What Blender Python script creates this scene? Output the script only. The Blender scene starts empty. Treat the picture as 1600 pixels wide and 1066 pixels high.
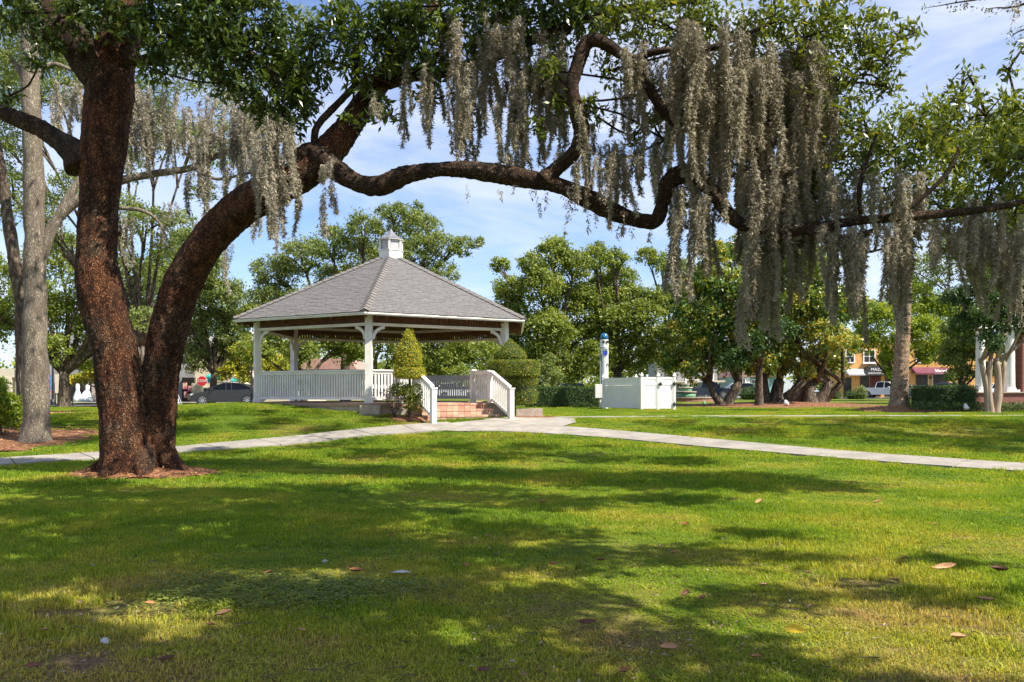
import bpy, bmesh, math, random
import numpy as np
from mathutils import Vector, Matrix, noise as mn

C = bpy.context.scene.collection
rng = np.random.default_rng(7)
random.seed(7)
R = math.radians
FPX = 1323.0; HOR = 615.0; EYE = 1.5

# ------------------------------------------------------------------ camera, sky, sun, exposure
sc = bpy.context.scene
cam = bpy.data.cameras.new('camera'); co = bpy.data.objects.new('camera', cam); C.objects.link(co)
co.location = (0, 0, EYE); co.rotation_euler = (R(90), 0, 0)
cam.lens = FPX / 1600 * 36; cam.sensor_width = 36; cam.shift_y = (HOR - 533) / 1600
cam.clip_start = 0.1; cam.clip_end = 3000
sc.camera = co
SUN_AZ, SUN_EL = 118.0, 50.0          # clockwise from +Y, above the horizon
world = bpy.data.worlds.new('World'); sc.world = world; world.use_nodes = True
wn = world.node_tree.nodes; wl = world.node_tree.links; wn.clear()
wo = wn.new('ShaderNodeOutputWorld'); bg = wn.new('ShaderNodeBackground')
sky = wn.new('ShaderNodeTexSky'); sky.sky_type = 'NISHITA'; sky.sun_disc = False
sky.sun_elevation = R(SUN_EL); sky.sun_rotation = R(SUN_AZ)
sky.air_density = 1.0; sky.dust_density = 0.6; sky.ozone_density = 2.0
bg.inputs['Strength'].default_value = 0.095
tc = wn.new('ShaderNodeTexCoord'); mp = wn.new('ShaderNodeMapping')
mp.inputs['Scale'].default_value = (1.0, 1.0, 4.5); mp.inputs['Rotation'].default_value = (0.12, -0.1, 0.5)
nz = wn.new('ShaderNodeTexNoise'); nz.inputs['Scale'].default_value = 2.3; nz.inputs['Detail'].default_value = 9
nz.inputs['Roughness'].default_value = 0.6; nz.inputs['Distortion'].default_value = 0.7
cr = wn.new('ShaderNodeValToRGB'); cr.color_ramp.elements[0].position = 0.36; cr.color_ramp.elements[1].position = 0.72
cr.color_ramp.elements[0].color = (0.05, 0.05, 0.05, 1); cr.color_ramp.elements[1].color = (0.8, 0.8, 0.8, 1)
mx = wn.new('ShaderNodeMixRGB'); mx.inputs['Color2'].default_value = (6.0, 6.15, 6.7, 1)
wl.new(tc.outputs['Generated'], mp.inputs['Vector']); wl.new(mp.outputs[0], nz.inputs['Vector'])
wl.new(nz.outputs['Fac'], cr.inputs['Fac']); wl.new(cr.outputs['Color'], mx.inputs['Fac'])
tint = wn.new('ShaderNodeMixRGB'); tint.blend_type = 'MULTIPLY'; tint.inputs['Fac'].default_value = 1; tint.inputs['Color2'].default_value = (0.80, 0.90, 1.12, 1)
wl.new(sky.outputs[0], tint.inputs['Color1']); wl.new(tint.outputs[0], mx.inputs['Color1']); wl.new(mx.outputs[0], bg.inputs['Color']); wl.new(bg.outputs[0], wo.inputs['Surface'])
sl = bpy.data.lights.new('sun', 'SUN'); sl.energy = 4.85; sl.angle = R(0.53); sl.color = (1.0, 0.93, 0.80)
so = bpy.data.objects.new('sun', sl); C.objects.link(so)
TS = Vector((math.sin(R(SUN_AZ)) * math.cos(R(SUN_EL)), math.cos(R(SUN_AZ)) * math.cos(R(SUN_EL)), math.sin(R(SUN_EL))))
so.rotation_euler = TS.to_track_quat('Z', 'Y').to_euler(); so.location = TS * 60
sc.view_settings.view_transform = 'Standard'; sc.view_settings.look = 'None'
sc.view_settings.exposure = 1.0; sc.view_settings.gamma = 1.0; sc.view_settings.use_curve_mapping = False
sc.cycles.max_bounces = 6; sc.cycles.diffuse_bounces = 3; sc.cycles.transmission_bounces = 4; sc.cycles.transparent_max_bounces = 4

# ------------------------------------------------------------------ materials
def nt(name):
    m = bpy.data.materials.new(name); m.use_nodes = True
    n = m.node_tree.nodes; l = m.node_tree.links
    return m, n, l, n['Principled BSDF']
def rgb(c): return (c[0], c[1], c[2], 1.0)
def mat(name, c1, c2=None, scale=4.0, rough=0.75, bump=0.0, bscale=None, metal=0.0, spec=None, stretch=None, detail=5, pos=(0.35, 0.65), bdist=0.02):
    m, n, l, b = nt(name)
    b.inputs['Roughness'].default_value = rough; b.inputs['Metallic'].default_value = metal
    if spec is not None: b.inputs['Specular IOR Level'].default_value = spec
    if c2 is None: c2 = tuple(min(1, v * 0.8) for v in c1)
    g = n.new('ShaderNodeNewGeometry'); mpn = n.new('ShaderNodeMapping'); l.new(g.outputs['Position'], mpn.inputs['Vector'])
    if stretch: mpn.inputs['Scale'].default_value = stretch
    t = n.new('ShaderNodeTexNoise'); t.inputs['Scale'].default_value = scale; t.inputs['Detail'].default_value = detail
    l.new(mpn.outputs[0], t.inputs['Vector'])
    r = n.new('ShaderNodeValToRGB'); r.color_ramp.elements[0].position = pos[0]; r.color_ramp.elements[1].position = pos[1]
    r.color_ramp.elements[0].color = rgb(c1); r.color_ramp.elements[1].color = rgb(c2)
    l.new(t.outputs['Fac'], r.inputs['Fac']); l.new(r.outputs[0], b.inputs['Base Color'])
    if bump:
        t2 = n.new('ShaderNodeTexNoise'); t2.inputs['Scale'].default_value = bscale or scale * 6; t2.inputs['Detail'].default_value = 4
        l.new(mpn.outputs[0], t2.inputs['Vector'])
        bp = n.new('ShaderNodeBump'); bp.inputs['Strength'].default_value = bump; bp.inputs['Distance'].default_value = bdist
        l.new(t2.outputs['Fac'], bp.inputs['Height']); l.new(bp.outputs[0], b.inputs['Normal'])
    return m
def leafmat(name, cols, rough=0.45, trans=0.4, spec=0.35, tcol=(1.7, 1.5, 0.6, 1)):
    m, n, l, b = nt(name)
    a = n.new('ShaderNodeAttribute'); a.attribute_name = 'rnd'
    r = n.new('ShaderNodeValToRGB'); e = r.color_ramp.elements
    while len(e) < len(cols): e.new(0.5)
    for i, (p, c) in enumerate(cols): e[i].position = p; e[i].color = rgb(c)
    l.new(a.outputs['Fac'], r.inputs['Fac']); l.new(r.outputs[0], b.inputs['Base Color'])
    b.inputs['Roughness'].default_value = rough; b.inputs['Specular IOR Level'].default_value = spec
    if trans:
        t = n.new('ShaderNodeBsdfTranslucent'); hs = n.new('ShaderNodeMixRGB'); hs.blend_type = 'MULTIPLY'; hs.inputs['Fac'].default_value = 1
        hs.inputs['Color2'].default_value = tcol; l.new(r.outputs[0], hs.inputs['Color1']); l.new(hs.outputs[0], t.inputs['Color'])
        ms = n.new('ShaderNodeMixShader'); ms.inputs[0].default_value = trans
        l.new(b.outputs[0], ms.inputs[1]); l.new(t.outputs[0], ms.inputs[2]); l.new(ms.outputs[0], n['Material Output'].inputs['Surface'])
    return m
def barkmat(name, cols, scale=9.0, bump=1.0, dist=0.03, zs=0.45, rough=0.9):
    m, n, l, b = nt(name); b.inputs['Roughness'].default_value = rough; b.inputs['Specular IOR Level'].default_value = 0.2
    g = n.new('ShaderNodeNewGeometry'); mpn = n.new('ShaderNodeMapping'); l.new(g.outputs['Position'], mpn.inputs['Vector'])
    mpn.inputs['Scale'].default_value = (1, 1, zs)
    dn = n.new('ShaderNodeTexNoise'); dn.inputs['Scale'].default_value = 11; dn.inputs['Detail'].default_value = 5; l.new(mpn.outputs[0], dn.inputs['Vector'])
    ad = n.new('ShaderNodeMixRGB'); ad.blend_type = 'ADD'; ad.inputs['Fac'].default_value = 0.16
    l.new(mpn.outputs[0], ad.inputs['Color1']); l.new(dn.outputs['Color'], ad.inputs['Color2'])
    v = n.new('ShaderNodeTexVoronoi'); v.feature = 'DISTANCE_TO_EDGE'; v.inputs['Scale'].default_value = scale; l.new(ad.outputs[0], v.inputs['Vector'])
    v2 = n.new('ShaderNodeTexVoronoi'); v2.inputs['Scale'].default_value = scale; l.new(ad.outputs[0], v2.inputs['Vector'])
    t = n.new('ShaderNodeTexNoise'); t.inputs['Scale'].default_value = scale * 2.5; t.inputs['Detail'].default_value = 7; l.new(mpn.outputs[0], t.inputs['Vector'])
    r = n.new('ShaderNodeValToRGB'); e = r.color_ramp.elements
    while len(e) < len(cols): e.new(0.5)
    for i, (p, c) in enumerate(cols): e[i].position = p; e[i].color = rgb(c)
    ml = n.new('ShaderNodeMath'); ml.operation = 'MULTIPLY'
    sm = n.new('ShaderNodeMapRange'); sm.inputs['From Max'].default_value = 0.28; sm.inputs['To Min'].default_value = 0.45
    l.new(v.outputs['Distance'], sm.inputs['Value'])
    cm = n.new('ShaderNodeMath'); cm.operation = 'MULTIPLY_ADD'; cm.inputs[1].default_value = 0.42; l.new(v2.outputs['Color'], cm.inputs[0]); l.new(t.outputs['Fac'], cm.inputs[2])
    l.new(cm.outputs[0], ml.inputs[0]); l.new(sm.outputs[0], ml.inputs[1])
    fn = n.new('ShaderNodeTexNoise'); fn.inputs['Scale'].default_value = 6; fn.inputs['Detail'].default_value = 6; fn.inputs['Distortion'].default_value = 0.6
    fm = n.new('ShaderNodeMapping'); fm.inputs['Scale'].default_value = (1, 1, 0.3); l.new(g.outputs['Position'], fm.inputs['Vector']); l.new(fm.outputs[0], fn.inputs['Vector'])
    fr_ = n.new('ShaderNodeMapRange'); fr_.inputs['From Min'].default_value = 0.3; fr_.inputs['From Max'].default_value = 0.62; fr_.inputs['To Min'].default_value = 0.55; fr_.inputs['To Max'].default_value = 1.12; l.new(fn.outputs['Fac'], fr_.inputs['Value'])
    m3 = n.new('ShaderNodeMath'); m3.operation = 'MULTIPLY'; l.new(ml.outputs[0], m3.inputs[0]); l.new(fr_.outputs[0], m3.inputs[1]); ml = m3
    l.new(ml.outputs[0], r.inputs['Fac'])
    ln = n.new('ShaderNodeTexNoise'); ln.inputs['Scale'].default_value = 1.6; ln.inputs['Detail'].default_value = 8; ln.inputs['Roughness'].default_value = 0.7; l.new(g.outputs['Position'], ln.inputs['Vector'])
    lr = n.new('ShaderNodeMapRange'); lr.inputs['From Min'].default_value = 0.48; lr.inputs['From Max'].default_value = 0.68; lr.inputs['To Max'].default_value = 0.75; l.new(ln.outputs['Fac'], lr.inputs['Value'])
    bw_ = n.new('ShaderNodeRGBToBW'); l.new(r.outputs[0], bw_.inputs[0]); gm = n.new('ShaderNodeVectorMath'); gm.operation = 'MULTIPLY'; gm.inputs[1].default_value = (1.35, 1.18, 0.82); l.new(bw_.outputs[0], gm.inputs[0])
    lm_ = n.new('ShaderNodeMixRGB'); l.new(lr.outputs[0], lm_.inputs['Fac']); l.new(r.outputs[0], lm_.inputs['Color1']); l.new(gm.outputs[0], lm_.inputs['Color2']); l.new(lm_.outputs[0], b.inputs['Base Color'])
    bp = n.new('ShaderNodeBump'); bp.inputs['Strength'].default_value = bump; bp.inputs['Distance'].default_value = dist
    l.new(ml.outputs[0], bp.inputs['Height']); l.new(bp.outputs[0], b.inputs['Normal'])
    return m
def brickmat(name, c1, c2, mortar, scale, rot=(0, 0, 0), w=0.23, h=0.075):
    m, n, l, b = nt(name); b.inputs['Roughness'].default_value = 0.85
    g = n.new('ShaderNodeNewGeometry'); mpn = n.new('ShaderNodeMapping'); mpn.inputs['Rotation'].default_value = rot
    l.new(g.outputs['Position'], mpn.inputs['Vector'])
    t = n.new('ShaderNodeTexBrick'); t.inputs['Scale'].default_value = 1; t.inputs['Brick Width'].default_value = w; t.inputs['Row Height'].default_value = h
    t.inputs['Mortar Size'].default_value = 0.008; t.inputs['Color1'].default_value = rgb(c1); t.inputs['Color2'].default_value = rgb(c2); t.inputs['Mortar'].default_value = rgb(mortar)
    l.new(mpn.outputs[0], t.inputs['Vector']); l.new(t.outputs['Color'], b.inputs['Base Color'])
    return m
M = {}
M['white'] = mat('white_paint', (0.80, 0.785, 0.75), (0.66, 0.64, 0.59), 2.4, 0.55, 0.15, 30, detail=10, pos=(.42, .72))
M['vinyl'] = mat('white_vinyl', (0.80, 0.79, 0.77), (0.68, 0.67, 0.64), 1.5, 0.45, detail=10, pos=(.42, .75))
M['brownwood'] = mat('brown_wood', (0.16, 0.065, 0.035), (0.085, 0.035, 0.02), 8, 0.7, 0.3, 40)
M['shingle'] = mat('shingle_grey', (0.105, 0.10, 0.10), (0.175, 0.165, 0.162), 9, 0.95, 0.5, 160, stretch=(1, 1, 5), detail=8, bdist=0.01)
M['hip'] = mat('hip_cap', (0.175, 0.16, 0.15), (0.13, 0.12, 0.115), 5, 0.95, 0.3, 120)
M['lead'] = mat('grey_metal_roof', (0.20, 0.20, 0.22), (0.15, 0.15, 0.17), 4, 0.5)
M['louver'] = mat('louver_grey', (0.55, 0.54, 0.55), (0.45, 0.44, 0.45), 4, 0.6)
M['concrete'] = mat('concrete', (0.33, 0.30, 0.26), (0.23, 0.205, 0.175), 2.2, 0.9, 0.25, 60, detail=9)
M['concrete2'] = mat('concrete_b', (0.37, 0.335, 0.285), (0.27, 0.242, 0.205), 3.1, 0.9, 0.25, 60, detail=9); M['concrete3'] = mat('concrete_c', (0.31, 0.28, 0.24), (0.22, 0.2, 0.17), 1.7, 0.9, 0.25, 60, detail=9)
M['paver'] = mat('floor_paver', (0.42, 0.27, 0.20), (0.34, 0.22, 0.165), 6, 0.9, 0.2, 60)
BR = [mat('step_brick_%s' % s, c, tuple(v * 0.82 for v in c), 14, 0.9, 0.3, 80) for s, c in
      (('red', (0.44, 0.22, 0.15)), ('tan', (0.50, 0.31, 0.21)), ('pink', (0.50, 0.27, 0.20)), ('buff', (0.56, 0.38, 0.27)))]
M['stone'] = mat('pale_stone', (0.48, 0.40, 0.33), (0.36, 0.29, 0.24), 7, 0.9, 0.4, 30)
M['mulch'] = mat('mulch', (0.36, 0.165, 0.065), (0.12, 0.05, 0.022), 16, 0.95, 1.0, 45, detail=8, bdist=0.05)
M['chip'] = leafmat('mulch_chip', [(0, (0.09, 0.038, 0.02)), (0.5, (0.32, 0.14, 0.065)), (1, (0.55, 0.30, 0.16))], 0.9, 0)
M['litter'] = leafmat('leaf_litter', [(0, (0.055, 0.03, 0.018)), (0.4, (0.15, 0.08, 0.045)), (0.75, (0.27, 0.17, 0.10)), (1, (0.42, 0.35, 0.27))], 0.8, 0)
M['asphalt'] = mat('asphalt', (0.055, 0.055, 0.058), (0.075, 0.074, 0.072), 5, 0.9, 0.2, 60)
M['bark'] = barkmat('rust_bark', [(0.20, (0.012, 0.006, 0.004)), (0.42, (0.065, 0.025, 0.013)), (0.64, (0.22, 0.088, 0.038)), (0.95, (0.38, 0.19, 0.10))], 30, 1.0, 0.06, 0.6)
M['bark_dark'] = barkmat('limb_bark', [(0.16, (0.014, 0.0085, 0.006)), (0.42, (0.045, 0.027, 0.018)), (0.66, (0.12, 0.073, 0.047)), (0.90, (0.26, 0.18, 0.125))], 27, 1.0, 0.04, 1.0)
M['bark_grey'] = barkmat('grey_bark', [(0.15, (0.07, 0.055, 0.042)), (0.5, (0.19, 0.155, 0.12)), (0.9, (0.36, 0.31, 0.25))], 24, 0.8, 0.03, 0.35)
M['bark_far'] = barkmat('brown_grey_bark', [(0.15, (0.025, 0.018, 0.014)), (0.5, (0.10, 0.075, 0.055)), (0.8, (0.20, 0.155, 0.115))], 8, 0.8, 0.03, 0.3)
M['bark_palm'] = barkmat('palm_bark', [(0.15, (0.10, 0.06, 0.038)), (0.45, (0.33, 0.215, 0.14)), (0.8, (0.50, 0.36, 0.26))], 9, 0.9, 0.05, 2.2)
M['bark_smooth'] = mat('smooth_tan_bark', (0.36, 0.27, 0.20), (0.22, 0.155, 0.11), 5, 0.7, 0.2, 20, stretch=(1, 1, .3))
M['leaf_near'] = leafmat('leaf_dark_glossy', [(0, (0.030, 0.057, 0.014)), (0.5, (0.065, 0.104, 0.022)), (0.85, (0.135, 0.189, 0.032)), (1, (0.257, 0.286, 0.040))], 0.32, 0.25, 0.5)
M['leaf_near2'] = leafmat('leaf_mid_glossy', [(0, (0.056, 0.092, 0.018)), (0.5, (0.126, 0.172, 0.030)), (0.85, (0.224, 0.271, 0.050)), (1, (0.350, 0.317, 0.060))], 0.34, 0.3, 0.5)
M['leaf_olive'] = leafmat('leaf_olive', [(0, (0.083, 0.130, 0.039)), (0.5, (0.165, 0.220, 0.058)), (1, (0.289, 0.322, 0.108))], 0.5, 0.35)
M['leaf_green'] = leafmat('leaf_green', [(0, (0.080, 0.122, 0.025)), (0.5, (0.167, 0.224, 0.037)), (1, (0.319, 0.353, 0.066))], 0.5, 0.35)
M['leaf_lime'] = leafmat('leaf_lime', [(0, (0.091, 0.163, 0.018)), (0.5, (0.182, 0.263, 0.025)), (1, (0.338, 0.375, 0.040))], 0.5, 0.4)
M['leaf_magnolia'] = leafmat('leaf_magnolia', [(0, (0.041, 0.094, 0.018)), (0.45, (0.100, 0.180, 0.034)), (0.66, (0.250, 0.282, 0.039)), (0.86, (0.500, 0.408, 0.046)), (1, (0.434, 0.188, 0.046))], 0.35, 0.25, 0.5)
M['leaf_deep'] = leafmat('leaf_deep', [(0, (0.022, 0.054, 0.013)), (0.6, (0.053, 0.103, 0.024)), (1, (0.120, 0.186, 0.040))], 0.45, 0.25)
M['leaf_yellow'] = leafmat('leaf_yellow_green', [(0, (0.102, 0.160, 0.018)), (0.4, (0.255, 0.288, 0.024)), (1, (0.612, 0.496, 0.042))], 0.5, 0.3)
M['leaf_topiary'] = leafmat('leaf_topiary', [(0, (0.054, 0.119, 0.014)), (0.6, (0.135, 0.204, 0.022)), (0.85, (0.306, 0.289, 0.024)), (1, (0.468, 0.272, 0.036))], 0.5, 0.25)
M['leaf_dry'] = leafmat('leaf_dry_brown', [(0, (0.10, 0.06, 0.045)), (1, (0.28, 0.19, 0.14))], 0.8, 0.1)
M['moss'] = leafmat('spanish_moss_fibre', [(0, (0.285, 0.254, 0.191)), (0.5, (0.475, 0.432, 0.350)), (1, (0.646, 0.601, 0.509))], 1.0, 0.45, 0.0, (1.0, 1.0, 0.92, 1))
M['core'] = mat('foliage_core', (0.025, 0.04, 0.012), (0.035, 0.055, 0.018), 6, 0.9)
M['black'] = mat('black_metal', (0.02, 0.02, 0.022), (0.03, 0.03, 0.03), 5, 0.45)
M['rubber'] = mat('tyre_rubber', (0.018, 0.018, 0.018), (0.025, 0.025, 0.025), 5, 0.8)
M['alloy'] = mat('alloy', (0.55, 0.55, 0.57), (0.48, 0.48, 0.5), 5, 0.3, metal=0.8)
M['glass'] = mat('dark_glass', (0.004, 0.005, 0.007), (0.007, 0.008, 0.01), 3, 0.1, spec=0.25)
M['glass_shop'] = mat('shop_glass', (0.012, 0.012, 0.012), (0.05, 0.035, 0.03), 1.1, 0.18, spec=0.25, detail=3)
def carpaint(name, c, metal=0.3):
    m = mat(name, c, tuple(v * 0.94 for v in c), 2, 0.22, metal=metal); m.node_tree.nodes['Principled BSDF'].inputs['Coat Weight'].default_value = 0.6
    return m
M['car_black'] = carpaint('car_charcoal', (0.028, 0.03, 0.036)); M['car_white'] = carpaint('car_white', (0.78, 0.78, 0.76), 0)
M['car_silver'] = carpaint('car_silver', (0.45, 0.46, 0.47), 0.6); M['car_navy'] = carpaint('car_navy', (0.012, 0.018, 0.045)); M['car_blue'] = carpaint('car_blue', (0.10, 0.15, 0.24))
M['lamp_glass'] = mat('headlight_glass', (0.7, 0.7, 0.68), (0.6, 0.6, 0.6), 5, 0.15)
M['orange'] = mat('orange_stucco', (0.62, 0.34, 0.11), (0.55, 0.29, 0.09), 1.2, 0.9, 0.1, 30)
M['cream'] = mat('cream_stucco', (0.62, 0.54, 0.42), (0.56, 0.48, 0.37), 1, 0.9)
M['teal'] = mat('teal_siding', (0.23, 0.42, 0.40), (0.20, 0.37, 0.36), 1, 0.8)
M['greywall'] = mat('grey_siding', (0.33, 0.32, 0.32), (0.25, 0.24, 0.25), 1.5, 0.85)
M['greyawn'] = mat('grey_awning_cloth', (0.52, 0.50, 0.54), (0.45, 0.43, 0.47), 1.5, 0.9)
M['maroon'] = mat('maroon_awning_cloth', (0.13, 0.028, 0.05), (0.16, 0.04, 0.065), 2, 0.8)
M['tealawn'] = mat('teal_awning_cloth', (0.02, 0.33, 0.31), (0.03, 0.28, 0.27), 2, 0.8)
M['red'] = mat('sign_red', (0.55, 0.02, 0.025), (0.5, 0.02, 0.02), 2, 0.5)
M['redbrown'] = mat('dark_red_panel', (0.13, 0.018, 0.018), (0.08, 0.015, 0.015), 2, 0.7)
M['blue'] = mat('banner_blue', (0.12, 0.22, 0.50), (0.16, 0.27, 0.55), 2, 0.6)
M['beacon'] = mat('beacon_blue', (0.012, 0.10, 0.22), (0.02, 0.14, 0.28), 6, 0.12)
M['panelblue'] = mat('panel_blue', (0.02, 0.07, 0.42), (0.02, 0.05, 0.33), 9, 0.4)
M['panelgrey'] = mat('panel_greygreen', (0.20, 0.26, 0.24), (0.16, 0.2, 0.2), 9, 0.5)
M['rooftile'] = mat('pink_tile_roof', (0.42, 0.24, 0.20), (0.33, 0.18, 0.15), 3, 0.9)
M['fountain'] = mat('fountain_green_tile', (0.10, 0.24, 0.12), (0.16, 0.32, 0.17), 4, 0.5)
M['gown'] = mat('white_satin', (0.72, 0.75, 0.76), (0.58, 0.63, 0.64), 3, 0.5)
M['poster'] = mat('poster_print', (0.45, 0.12, 0.20), (0.65, 0.45, 0.30), 1.6, 0.6, detail=2, pos=(.45, .55))
M['brickwall'] = brickmat('red_brick_wall', (0.20, 0.055, 0.04), (0.27, 0.08, 0.055), (0.22, 0.18, 0.16), 1, rot=(R(90), 0, 0))
M['stem'] = mat('green_stem', (0.10, 0.07, 0.045), (0.07, 0.05, 0.03), 8, 0.9)
M['deadleaf'] = mat('dry_leaf', (0.36, 0.155, 0.045), (0.20, 0.08, 0.028), 30, 0.6)
M['deadleaf_pale'] = mat('dry_leaf_pale', (0.48, 0.28, 0.13), (0.32, 0.165, 0.07), 30, 0.6)
M['deadleaf_dark'] = mat('dry_leaf_dark', (0.15, 0.045, 0.02), (0.08, 0.028, 0.015), 30, 0.6)
M['yellowleaf'] = mat('yellow_leaf', (0.72, 0.48, 0.02), (0.50, 0.38, 0.03), 22, 0.45)
M['papery'] = mat('papery_grey', (0.5, 0.5, 0.47), (0.38, 0.36, 0.33), 20, 0.8)

def grass_color(n, l, pos_out, blade):
    # lawn colour by place: green, thin yellowish and bare brown patches
    a = n.new('ShaderNodeTexNoise'); a.inputs['Scale'].default_value = 0.55; a.inputs['Detail'].default_value = 6; a.inputs['Roughness'].default_value = 0.62
    l.new(pos_out, a.inputs['Vector'])
    sx = n.new('ShaderNodeSeparateXYZ'); l.new(pos_out, sx.inputs[0])
    mr = n.new('ShaderNodeMapRange'); mr.inputs['From Min'].default_value = 4.0; mr.inputs['From Max'].default_value = 10.5; mr.inputs['To Min'].default_value = 0.13; mr.inputs['To Max'].default_value = 0.0
    l.new(sx.outputs['Y'], mr.inputs['Value'])
    ad = n.new('ShaderNodeMath'); ad.operation = 'ADD'; l.new(a.outputs['Fac'], ad.inputs[0]); l.new(mr.outputs[0], ad.inputs[1])
    r = n.new('ShaderNodeValToRGB'); e = r.color_ramp.elements
    cols = ([(0.36, (0.113, 0.218, 0.016)), (0.50, (0.188, 0.288, 0.022)), (0.61, (0.29, 0.335, 0.042)), (0.78, (0.36, 0.31, 0.12))] if blade else
            [(0.42, (0.09, 0.14, 0.012)), (0.54, (0.14, 0.18, 0.018)), (0.64, (0.20, 0.165, 0.05)), (0.76, (0.20, 0.13, 0.075))])
    while len(e) < len(cols): e.new(0.5)
    for i, (p, c) in enumerate(cols): e[i].position = p; e[i].color = rgb(c)
    l.new(ad.outputs[0], r.inputs['Fac'])
    return r.outputs[0]
def ground_mat():
    m, n, l, b = nt('lawn_ground'); b.inputs['Roughness'].default_value = 0.95; b.inputs['Specular IOR Level'].default_value = 0.1
    g = n.new('ShaderNodeNewGeometry'); c = grass_color(n, l, g.outputs['Position'], False)
    t = n.new('ShaderNodeTexNoise'); t.inputs['Scale'].default_value = 38; t.inputs['Detail'].default_value = 6; l.new(g.outputs['Position'], t.inputs['Vector'])
    mr = n.new('ShaderNodeMapRange'); mr.inputs['From Min'].default_value = 0.3; mr.inputs['From Max'].default_value = 0.7; mr.inputs['To Min'].default_value = 0.5; mr.inputs['To Max'].default_value = 1.45
    l.new(t.outputs['Fac'], mr.inputs['Value'])
    mm = n.new('ShaderNodeVectorMath'); mm.operation = 'MULTIPLY'; l.new(c, mm.inputs[0]); l.new(mr.outputs[0], mm.inputs[1])
    l.new(mm.outputs[0], b.inputs['Base Color'])
    bp = n.new('ShaderNodeBump'); bp.inputs['Strength'].default_value = 1.0; bp.inputs['Distance'].default_value = 0.05
    l.new(t.outputs['Fac'], bp.inputs['Height']); l.new(bp.outputs[0], b.inputs['Normal'])
    return m
def blade_mat():
    m, n, l, b = nt('grass_blade'); b.inputs['Roughness'].default_value = 0.5; b.inputs['Specular IOR Level'].default_value = 0.3
    g = n.new('ShaderNodeNewGeometry'); c = grass_color(n, l, g.outputs['Position'], True)
    a = n.new('ShaderNodeAttribute'); a.attribute_name = 'rnd'
    r = n.new('ShaderNodeValToRGB'); e = r.color_ramp.elements; e[0].color = (0.40, 0.48, 0.4, 1); e[1].color = (1.75, 1.5, 1.5, 1)
    l.new(a.outputs['Fac'], r.inputs['Fac'])
    mm = n.new('ShaderNodeVectorMath'); mm.operation = 'MULTIPLY'; l.new(c, mm.inputs[0]); l.new(r.outputs[0], mm.inputs[1])
    l.new(mm.outputs[0], b.inputs['Base Color'])
    t = n.new('ShaderNodeBsdfTranslucent'); m2 = n.new('ShaderNodeVectorMath'); m2.operation = 'MULTIPLY'; m2.inputs[1].default_value = (1.8, 1.6, 0.6)
    l.new(mm.outputs[0], m2.inputs[0]); l.new(m2.outputs[0], t.inputs['Color'])
    ms = n.new('ShaderNodeMixShader'); ms.inputs[0].default_value = 0.45
    l.new(b.outputs[0], ms.inputs[1]); l.new(t.outputs[0], ms.inputs[2]); l.new(ms.outputs[0], n['Material Output'].inputs['Surface'])
    return m
M['ground'] = ground_mat(); M['blade'] = blade_mat()

# ------------------------------------------------------------------ terrain height
_YS = [-60, 14, 15.5, 17.3, 20.3, 23.4, 25.0, 26.2, 30, 44, 56, 100, 400]
_ZS = [0, 0, 0.02, 0.08, 0.20, 0.42, 0.60, 0.69, 0.66, 0.64, 0.68, 0.95, 0.95]
def gz(x, y):
    x = np.asarray(x, float); y = np.asarray(y, float)
    z = (np.interp(y - .5, _YS, _ZS) + np.interp(y, _YS, _ZS) + np.interp(y + .5, _YS, _ZS)) / 3
    z = z + 0.51 * np.exp(-(((x + 8.6) / 5.4) ** 2 + ((y - 28.5) / 3.2) ** 2))
    z = z + 0.22 * np.exp(-(((x - 18.2) / 2.2) ** 2 + ((y - 40) / 1.8) ** 2))
    z = z + 0.22 * np.exp(-(((x - 18.5) / 5.5) ** 2 + ((y - 57.5) / 3.2) ** 2))
    z = z + 0.07 * np.exp(-(((x + 6.7) / 1.2) ** 2 + ((y - 15.3) / 0.9) ** 2))
    return z
def g1(x, y): return float(gz(x, y))
def WX(px, D): return (px - 800.0) / FPX * D
def WZ(py, D): return EYE + (HOR - py) / FPX * D
def W(px, py, D): return (WX(px, D), D, WZ(py, D))

# ------------------------------------------------------------------ object helpers
def tag(o, label=None, cat=None, group=None, kind=None):
    if label: o['label'] = label
    if cat: o['category'] = cat
    if group: o['group'] = group
    if kind: o['kind'] = kind
    return o
def thing(name, loc, label, cat, group=None, rz=0.0):
    o = bpy.data.objects.new(name, None); C.objects.link(o); o.location = loc; o.rotation_euler = (0, 0, rz)
    o.empty_display_size = 0.3
    return tag(o, label, cat, group)
def fast_mesh(name, V, F, mats, rnd=None, smooth=False, mi=None):
    V = np.ascontiguousarray(V, dtype=np.float32); F = np.ascontiguousarray(F, dtype=np.int32)
    me = bpy.data.meshes.new(name); k = F.shape[1]
    me.vertices.add(len(V)); me.vertices.foreach_set('co', V.ravel())
    me.loops.add(F.size); me.loops.foreach_set('vertex_index', F.ravel())
    me.polygons.add(len(F)); me.polygons.foreach_set('loop_start', np.arange(0, F.size, k, dtype=np.int32))
    try: me.polygons.foreach_set('loop_total', np.full(len(F), k, dtype=np.int32))
    except Exception: pass
    if mi is not None: me.polygons.foreach_set('material_index', np.asarray(mi, dtype=np.int32))
    me.polygons.foreach_set('use_smooth', np.full(len(F), bool(smooth)))
    for m in (mats if isinstance(mats, (list, tuple)) else [mats]): me.materials.append(m)
    if rnd is not None:
        a = me.attributes.new('rnd', 'FLOAT', 'POINT'); a.data.foreach_set('value', np.ascontiguousarray(rnd, dtype=np.float32))
    me.update(calc_edges=True)
    return me
def link(name, me, parent=None, loc=None, rot=None):
    o = bpy.data.objects.new(name, me); C.objects.link(o)
    if parent is not None: o.parent = parent
    if loc is not None: o.location = loc
    if rot is not None: o.rotation_euler = rot
    return o
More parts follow.
